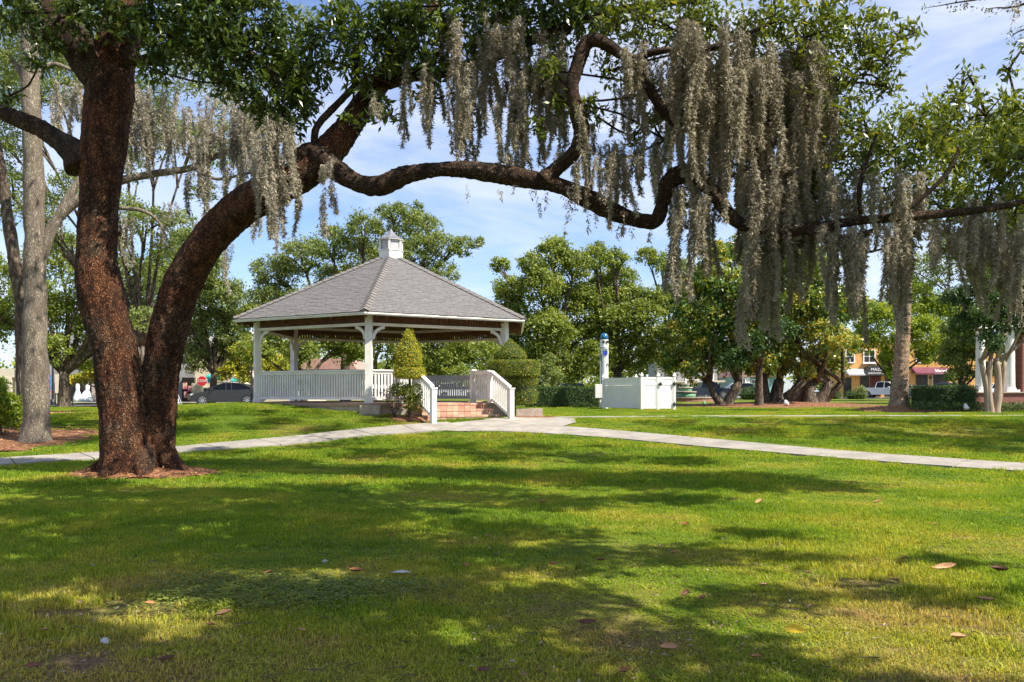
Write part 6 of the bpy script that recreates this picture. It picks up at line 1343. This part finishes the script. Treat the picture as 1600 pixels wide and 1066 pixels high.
moss('heavy long moss curtain right of the limb bend', [(1060, 1180, 20, 140, 220, 360, 60, 13), (1100, 1290, 60, 200, 300, 430, 60, 14), (1225, 1285, 40, 120, 260, 365, 26, 16), (1150, 1235, 220, 340, 430, 545, 30, 13), (1050, 1100, 300, 340, 400, 475, 14, 10), (1055, 1080, 280, 300, 420, 470, 6, 9), (1190, 1290, 250, 340, 380, 470, 22, 12)], 12.9, 1350, .085, .0058)
moss('moss strips hanging below the right end of the limb', [(1285, 1320, 345, 370, 450, 520, 10, 11), (1320, 1370, 350, 370, 440, 540, 12, 12), (1300, 1480, 260, 330, 350, 400, 26, 10), (1380, 1430, 345, 380, 430, 500, 9, 10), (1330, 1420, 370, 400, 470, 540, 8, 11), (1440, 1500, 340, 370, 400, 460, 10, 9)], 12.4)
moss('pale moss masses at the right edge', [(1480, 1600, 330, 390, 420, 500, 24, 13), (1560, 1660, 350, 400, 430, 520, 18, 12), (1500, 1560, 300, 350, 400, 460, 10, 10)], 12.6)
moss('pale moss draped on the grey tree branches', [(190, 300, 120, 200, 220, 280, 46, 7), (300, 400, 140, 220, 240, 310, 46, 7), (400, 470, 170, 250, 270, 330, 22, 6), (320, 350, 250, 270, 320, 400, 6, 5), (280, 300, 260, 280, 300, 340, 4, 4), (60, 190, 120, 180, 190, 250, 30, 7), (355, 400, 240, 260, 310, 350, 8, 5)], 21.6, 560, .11, .010)
moss('dark moss strips hanging in the small trees behind the fork', [(180, 210, 330, 350, 380, 420, 5, 5), (240, 270, 310, 340, 360, 400, 5, 5), (345, 362, 360, 380, 430, 460, 4, 4), (385, 400, 300, 330, 360, 395, 5, 4), (290, 330, 330, 360, 380, 420, 5, 4)], 34, 300, .15, .014)
moss('short moss tufts at the top right corner', [(1575, 1590, -5, 5, 15, 45, 3, 5), (1500, 1512, 0, 5, 12, 25, 1, 3)], 13.0, 400)

# ---- shade tree standing right behind the camera; its limbs reach over the lawn
sx_, sy_ = 9.5, -4.5; stt = thing('shade_oak', (sx_, sy_, 0), 'oak beside the viewpoint whose crown shades the near lawn', 'oak tree')
bark_tube('trunk', [(sx_, sy_, -.2), (sx_, sy_, 1.5), (sx_ - .3, sy_ + .3, 4), (sx_ - .8, sy_ + .8, 6)], [.7, .5, .45, .4], M['bark_dark'], stt, n=20, step=.3, amp=.02)
shade_pts = []
def shade_blob(gx_, gy_, r, h, dens):
    """cluster at height h whose shade falls near (gx_, gy_)"""
    k = h / math.tan(R(SUN_EL)); c = np.array([gx_ + k * math.sin(R(SUN_AZ)), gy_ + k * math.cos(R(SUN_AZ)), h]); r = r * 1.05; n_ = int(dens * 3.2 * r * r)
    q = rand_dirs(n_) * rng.uniform(0, 1, (n_, 1)) ** .5 * np.array([r, r, r * .35]); q = c + q; kp = np.array([mn.noise(Vector((a[0] * 1.5, a[1] * 1.5, 3.3))) > -.14 for a in q]); shade_pts.append(q[kp]); return c
SH = [(random.uniform(-.56, -.03) * y_, y_, random.uniform(.35, .62)) for y_ in [4.0, 4.3, 4.5, 4.8, 5.2, 5.8, 6.2, 7.0, 7.6, 8.1, 8.8, 9.6, 10.2, 11.6, 12.4, 4.6, 5.0, 5.5, 6.0, 6.4, 6.9, 7.3, 7.8, 8.4, 9.0, 9.4, 9.9, 10.6, 11.2, 12.0, 12.8]] + [(-5.5, 12.2, 1.5), (-3.2, 12.6, 1.3), (-1.0, 12.8, 1.2), (-6.5, 10.0, 1.5), (-4.2, 10.2, 1.4), (-2.0, 10.5, 1.2), (.3, 11.6, 1.0), (2.2, 11.9, .8), (-5.2, 8.2, 1.3), (-3.4, 8.3, 1.2), (-1.6, 8.6, 1.0), (-.3, 9.2, .9), (-3.8, 6.6, 1.0), (-2.2, 6.9, 1.0), (-.9, 7.3, .8), (.4, 7.7, .7), (1.5, 7.9, .6), (-2.6, 5.3, .9), (-1.3, 5.4, .8), (-.2, 5.9, .7), (.5, 5.2, .55), (-.3, 4.6, .8), (-1.6, 4.3, .8), (.9, 4.2, .5), (1.9, 6.1, .4), (3.0, 6.3, .4), (4.0, 6.1, .4), (2.7, 9.1, .5), (3.7, 8.9, .35), (5.0, 13.2, .7), (3.6, 13.6, 1.0), (1.6, 13.8, 1.0), (1.4, 5.75, .3), (5.4, 7.0, .5), (-7.5, 13.6, 1.2), (1.8, 4.3, .4), (2.8, 4.1, .3), (-2.3, 4.3, .5), (-.6, 4.1, .5), (.5, 4.5, .5), (1.2, 5.0, .35), (-1.1, 4.8, .4), (-.4, 6.6, .55), (.3, 6.1, .5), (-1.4, 9.6, .7), (-2.8, 11.2, .8), (-.6, 8.0, .5), (1.0, 8.9, .5), (2.4, 7.6, .35), (3.9, 7.5, .3), (0.1, 4.9, .4)]
for i, (a, b, r) in enumerate(SH):
    c = shade_blob(a, b, r, max(6.6 + .35 * (i % 4), (2.1 + .465 * b + .9 * r) / 1.183), 44)
    if i % 9: continue
    s0 = Vector((sx_ - .8, sy_ + .8, 5.9)); e = Vector(c); m_ = s0.lerp(e, .5) + Vector((random.uniform(-.8, .8), random.uniform(-.8, .8), .9)); mb = MB(); op, rr = catmull([s0, s0.lerp(m_, .5) + Vector((.3, -.4, .3)), m_, e], [.10, .07, .045, .015], .5); mb.tube(op, rr, 8); mb.build('branch', M['bark_dark'], stt, smooth=True)
leaf_obj('crown', rosette_leaves(np.concatenate(shade_pts), 8, .23, .11, .12, flat=True), M['leaf_near2'], stt)

# upper crown of the big oak (far above the frame): dapples the lawn and trunk round the path
shade_pts = []
for (a, b, r) in [(-9.5, 23.5, .8), (-7.5, 24.6, .9), (-5.6, 23.8, .7), (-8.6, 26.2, .7), (-6.6, 26.4, .6), (-4.4, 25.2, .5), (-10.5, 25.5, .8), (-11.5, 21.5, 1.0), (-9.0, 20.6, .8), (-6.8, 19.6, .8), (-4.8, 20.4, .7),
                  (-3.0, 18.8, 1.2), (-.6, 18.4, 1.1), (1.6, 18.2, 1.0), (-1.6, 20.3, .7), (.4, 20.4, .6), (3.4, 17.4, .8), (-5.2, 17.2, 1.0), (-12, 18.0, .9), (2.0, 20.4, .35)]:
    hh = max(9.5, (b - random.uniform(14.6, 16.2)) / .4695 * 1.19); shade_blob(a, b, r, hh, 34)
leaf_obj('crown', rosette_leaves(np.concatenate(shade_pts), 8, .23, .11, .12, flat=True), M['leaf_near2'], mt)
# oak just outside the right edge
ro_ = thing('right_oak', (19.5, 19.0, g1(19.5, 19)), 'spreading oak at the right edge whose crown shades the far lawn', 'oak tree')
bark_tube('trunk', [(19.5, 19, .0), (19.5, 19, 1.5), (19.2, 19.2, 4), (18.6, 19.6, 6.5)], [.6, .42, .36, .28], M['bark_dark'], ro_, n=20, step=.3, amp=.02)
shade_pts = []
for (a, b, r) in [(q[0], q[1], q[2] * 1.38) for q in [(6.4, 28.9, .5), (12.5, 29.6, .7), (18.5, 24.8, 1.2), (18.8, 21.5, 1.3), (7.4, 22.6, .6), (5.2, 25.9, .5), (6.0, 23.6, .9), (8.2, 24.2, 1.1), (10.4, 23.0, 1.2), (12.6, 22.4, 1.2), (9.6, 26.0, .9), (12.0, 25.6, 1.1), (14.4, 24.6, 1.2), (14.8, 21.6, 1.2), (16.6, 23.4, 1.1), (11.2, 20.2, 1.0), (13.6, 19.4, 1.0), (7.0, 26.4, .8), (4.2, 25.2, .7), (16.8, 26.4, 1.0), (10.4, 28.2, .8), (14.0, 28.0, .9), (5.0, 27.6, .45), (17.6, 28.4, .9), (8.0, 28.6, .4), (9.3, 21.5, .6)]]:
    c = shade_blob(a, b, r, random.uniform(7.5, 9.0), 50)
    if a > 9:
        s0 = Vector((18.8, 19.4, 6.0)); e = Vector(c); op, rr = catmull([s0, s0.lerp(e, .5) + Vector((random.uniform(-.5, .5), random.uniform(-.5, .5), .8)), e], [.14, .08, .02], .5); mb = MB(); mb.tube(op, rr, 8); mb.build('branch', M['bark_dark'], ro_, smooth=True)
leaf_obj('crown', rosette_leaves(np.concatenate(shade_pts), 8, .17, .07, .12, flat=True), M['leaf_near2'], ro_)

# ================================================================== FALLEN LEAVES
def dead_leaf(m, L, W_, curl, seed):
    r_ = random.Random(seed); mb = MB(); N_ = 7; v = []; f = []
    for i in range(N_):
        t = i / (N_ - 1); w = W_ * math.sin(math.pi * min(1, t * .92 + .04)) ** .8 * .5; x_ = (t - .5) * L; z_ = curl * (2 * t - 1) ** 2 * L * .6; ww_ = (.5 + curl * 2) * w
        for j in range(5):
            s = j / 2 - 1; v.append((x_, s * w * (1 - .15 * abs(s)), z_ + abs(s) ** 1.5 * ww_ + r_.uniform(-.002, .002)))
    for i in range(N_ - 1):
        for j in range(4): f.append((i * 5 + j, i * 5 + 5 + j, i * 5 + 6 + j, i * 5 + 1 + j))
    mb.add(v, f); mb.tube([(-L * .5, 0, curl * L), (-L * .68, 0, curl * L + .004)], [.0022, .0018], 5)
    return mb.mesh('fallen_leaf', m, True)
LV = {k: [dead_leaf(M[k], l, w, c, i) for i, (l, w, c) in enumerate(((.14, .050, .22), (.11, .055, .32), (.09, .045, .14)))] for k in ('deadleaf', 'deadleaf_pale', 'deadleaf_dark')}
spots = [(556, 900, 'deadleaf', 1.2), (235, 951, 'deadleaf', 1), (350, 969, 'deadleaf_pale', 1.1), (70, 993, 'deadleaf_pale', .8), (52, 1052, 'deadleaf_dark', 1.2), (260, 1041, 'deadleaf_dark', .9), (125, 950, 'deadleaf_pale', .9), (330, 985, 'deadleaf', .8), (472, 993, 'deadleaf_pale', .7), (420, 903, 'deadleaf', .8), (728, 890, 'deadleaf', .9), (865, 889, 'deadleaf', .8), (762, 843, 'deadleaf_pale', .8), (848, 788, 'deadleaf_pale', 1.1), (1148, 785, 'deadleaf_dark', .8), (1185, 790, 'deadleaf_pale', 1.1), (1070, 825, 'deadleaf', 1), (1305, 827, 'deadleaf_dark', .8), (1262, 902, 'deadleaf_dark', .8), (1412, 879, 'deadleaf', 1), (1540, 946, 'deadleaf_pale', 1), (1070, 937, 'deadleaf_dark', 1), (1096, 943, 'deadleaf', .8), (1193, 922, 'deadleaf_pale', .8), (1265, 956, 'deadleaf_pale', .8), (918, 983, 'deadleaf_dark', 1.1), (1044, 1024, 'deadleaf_pale', 1.2), (1183, 1037, 'deadleaf', .9), (1054, 870, 'deadleaf', .8), (940, 882, 'deadleaf_dark', .7), (1372, 788, 'deadleaf', .8), (757, 1058, 'deadleaf_dark', 1), (1460, 825, 'deadleaf', .7), (610, 843, 'deadleaf', .6), (975, 1060, 'deadleaf', .8)]
names = {'deadleaf': 'brown', 'deadleaf_pale': 'pale tan', 'deadleaf_dark': 'dark red brown'}
def place_leaf(px, py, me, sc_l, label, group=None, rz=None, name='fallen_leaf', cat='leaf'):
    D = EYE * FPX / (py - HOR); x_ = WX(px, D); o = link(name, me, None, (x_, D, g1(x_, D) + .035), (random.uniform(.15, .6), random.uniform(-.3, .3), random.uniform(-.8, .8) if rz is None else rz)); o.scale = (sc_l,) * 3
    tag(o, label, cat, group); return o
for px, py, k, s in spots:
    row = 'nearest strip' if py > 1010 else 'near part' if py > 940 else 'middle' if py > 870 else 'farther part'
    col = 'far left' if px < 200 else 'left' if px < 480 else 'left centre' if px < 700 else 'centre' if px < 900 else 'right centre' if px < 1090 else 'right' if px < 1290 else 'far right'
    side = '%s of the front lawn, %s' % (row, col)
    place_leaf(px, py, random.choice(LV[k]), s * (.86 if py > 800 else 1.2), '%s fallen leaf on the %s' % (names[k], side), 'fallen leaves on the front lawn')
place_leaf(1475, 895, LV['deadleaf_pale'][0], 1.45, 'long curled tan leaf on the sunny right lawn', rz=.1)
place_leaf(1562, 899, LV['deadleaf_dark'][1], 1.2, 'dark crumpled leaf right of the long tan leaf')
place_leaf(1496, 1008, LV['deadleaf_pale'][1], 1.05, 'tan leaf in the thin grass of the lower right corner')
yl = place_leaf(1238, 1003, dead_leaf(M['yellowleaf'], .105, .062, .12, 3), 1.15, 'bright yellow fallen leaf on the thin grass', rz=-.5); yl.location.z += .045; yl.location.y -= .05; yl.rotation_euler.x = .75
place_leaf(508, 885, dead_leaf(M['papery'], .05, .04, .2, 5), 1.0, 'small pale grey scrap on the shaded lawn', name='paper_scrap', cat='litter')
place_leaf(628, 902, dead_leaf(M['papery'], .16, .05, .05, 6), 1.0, 'pale grey bark strip on the shaded lawn', name='bark_strip', cat='litter')
place_leaf(164, 1013, dead_leaf(M['papery'], .06, .05, .2, 7), 1.0, 'pale round scrap near the lower left corner', name='paper_scrap', cat='litter')
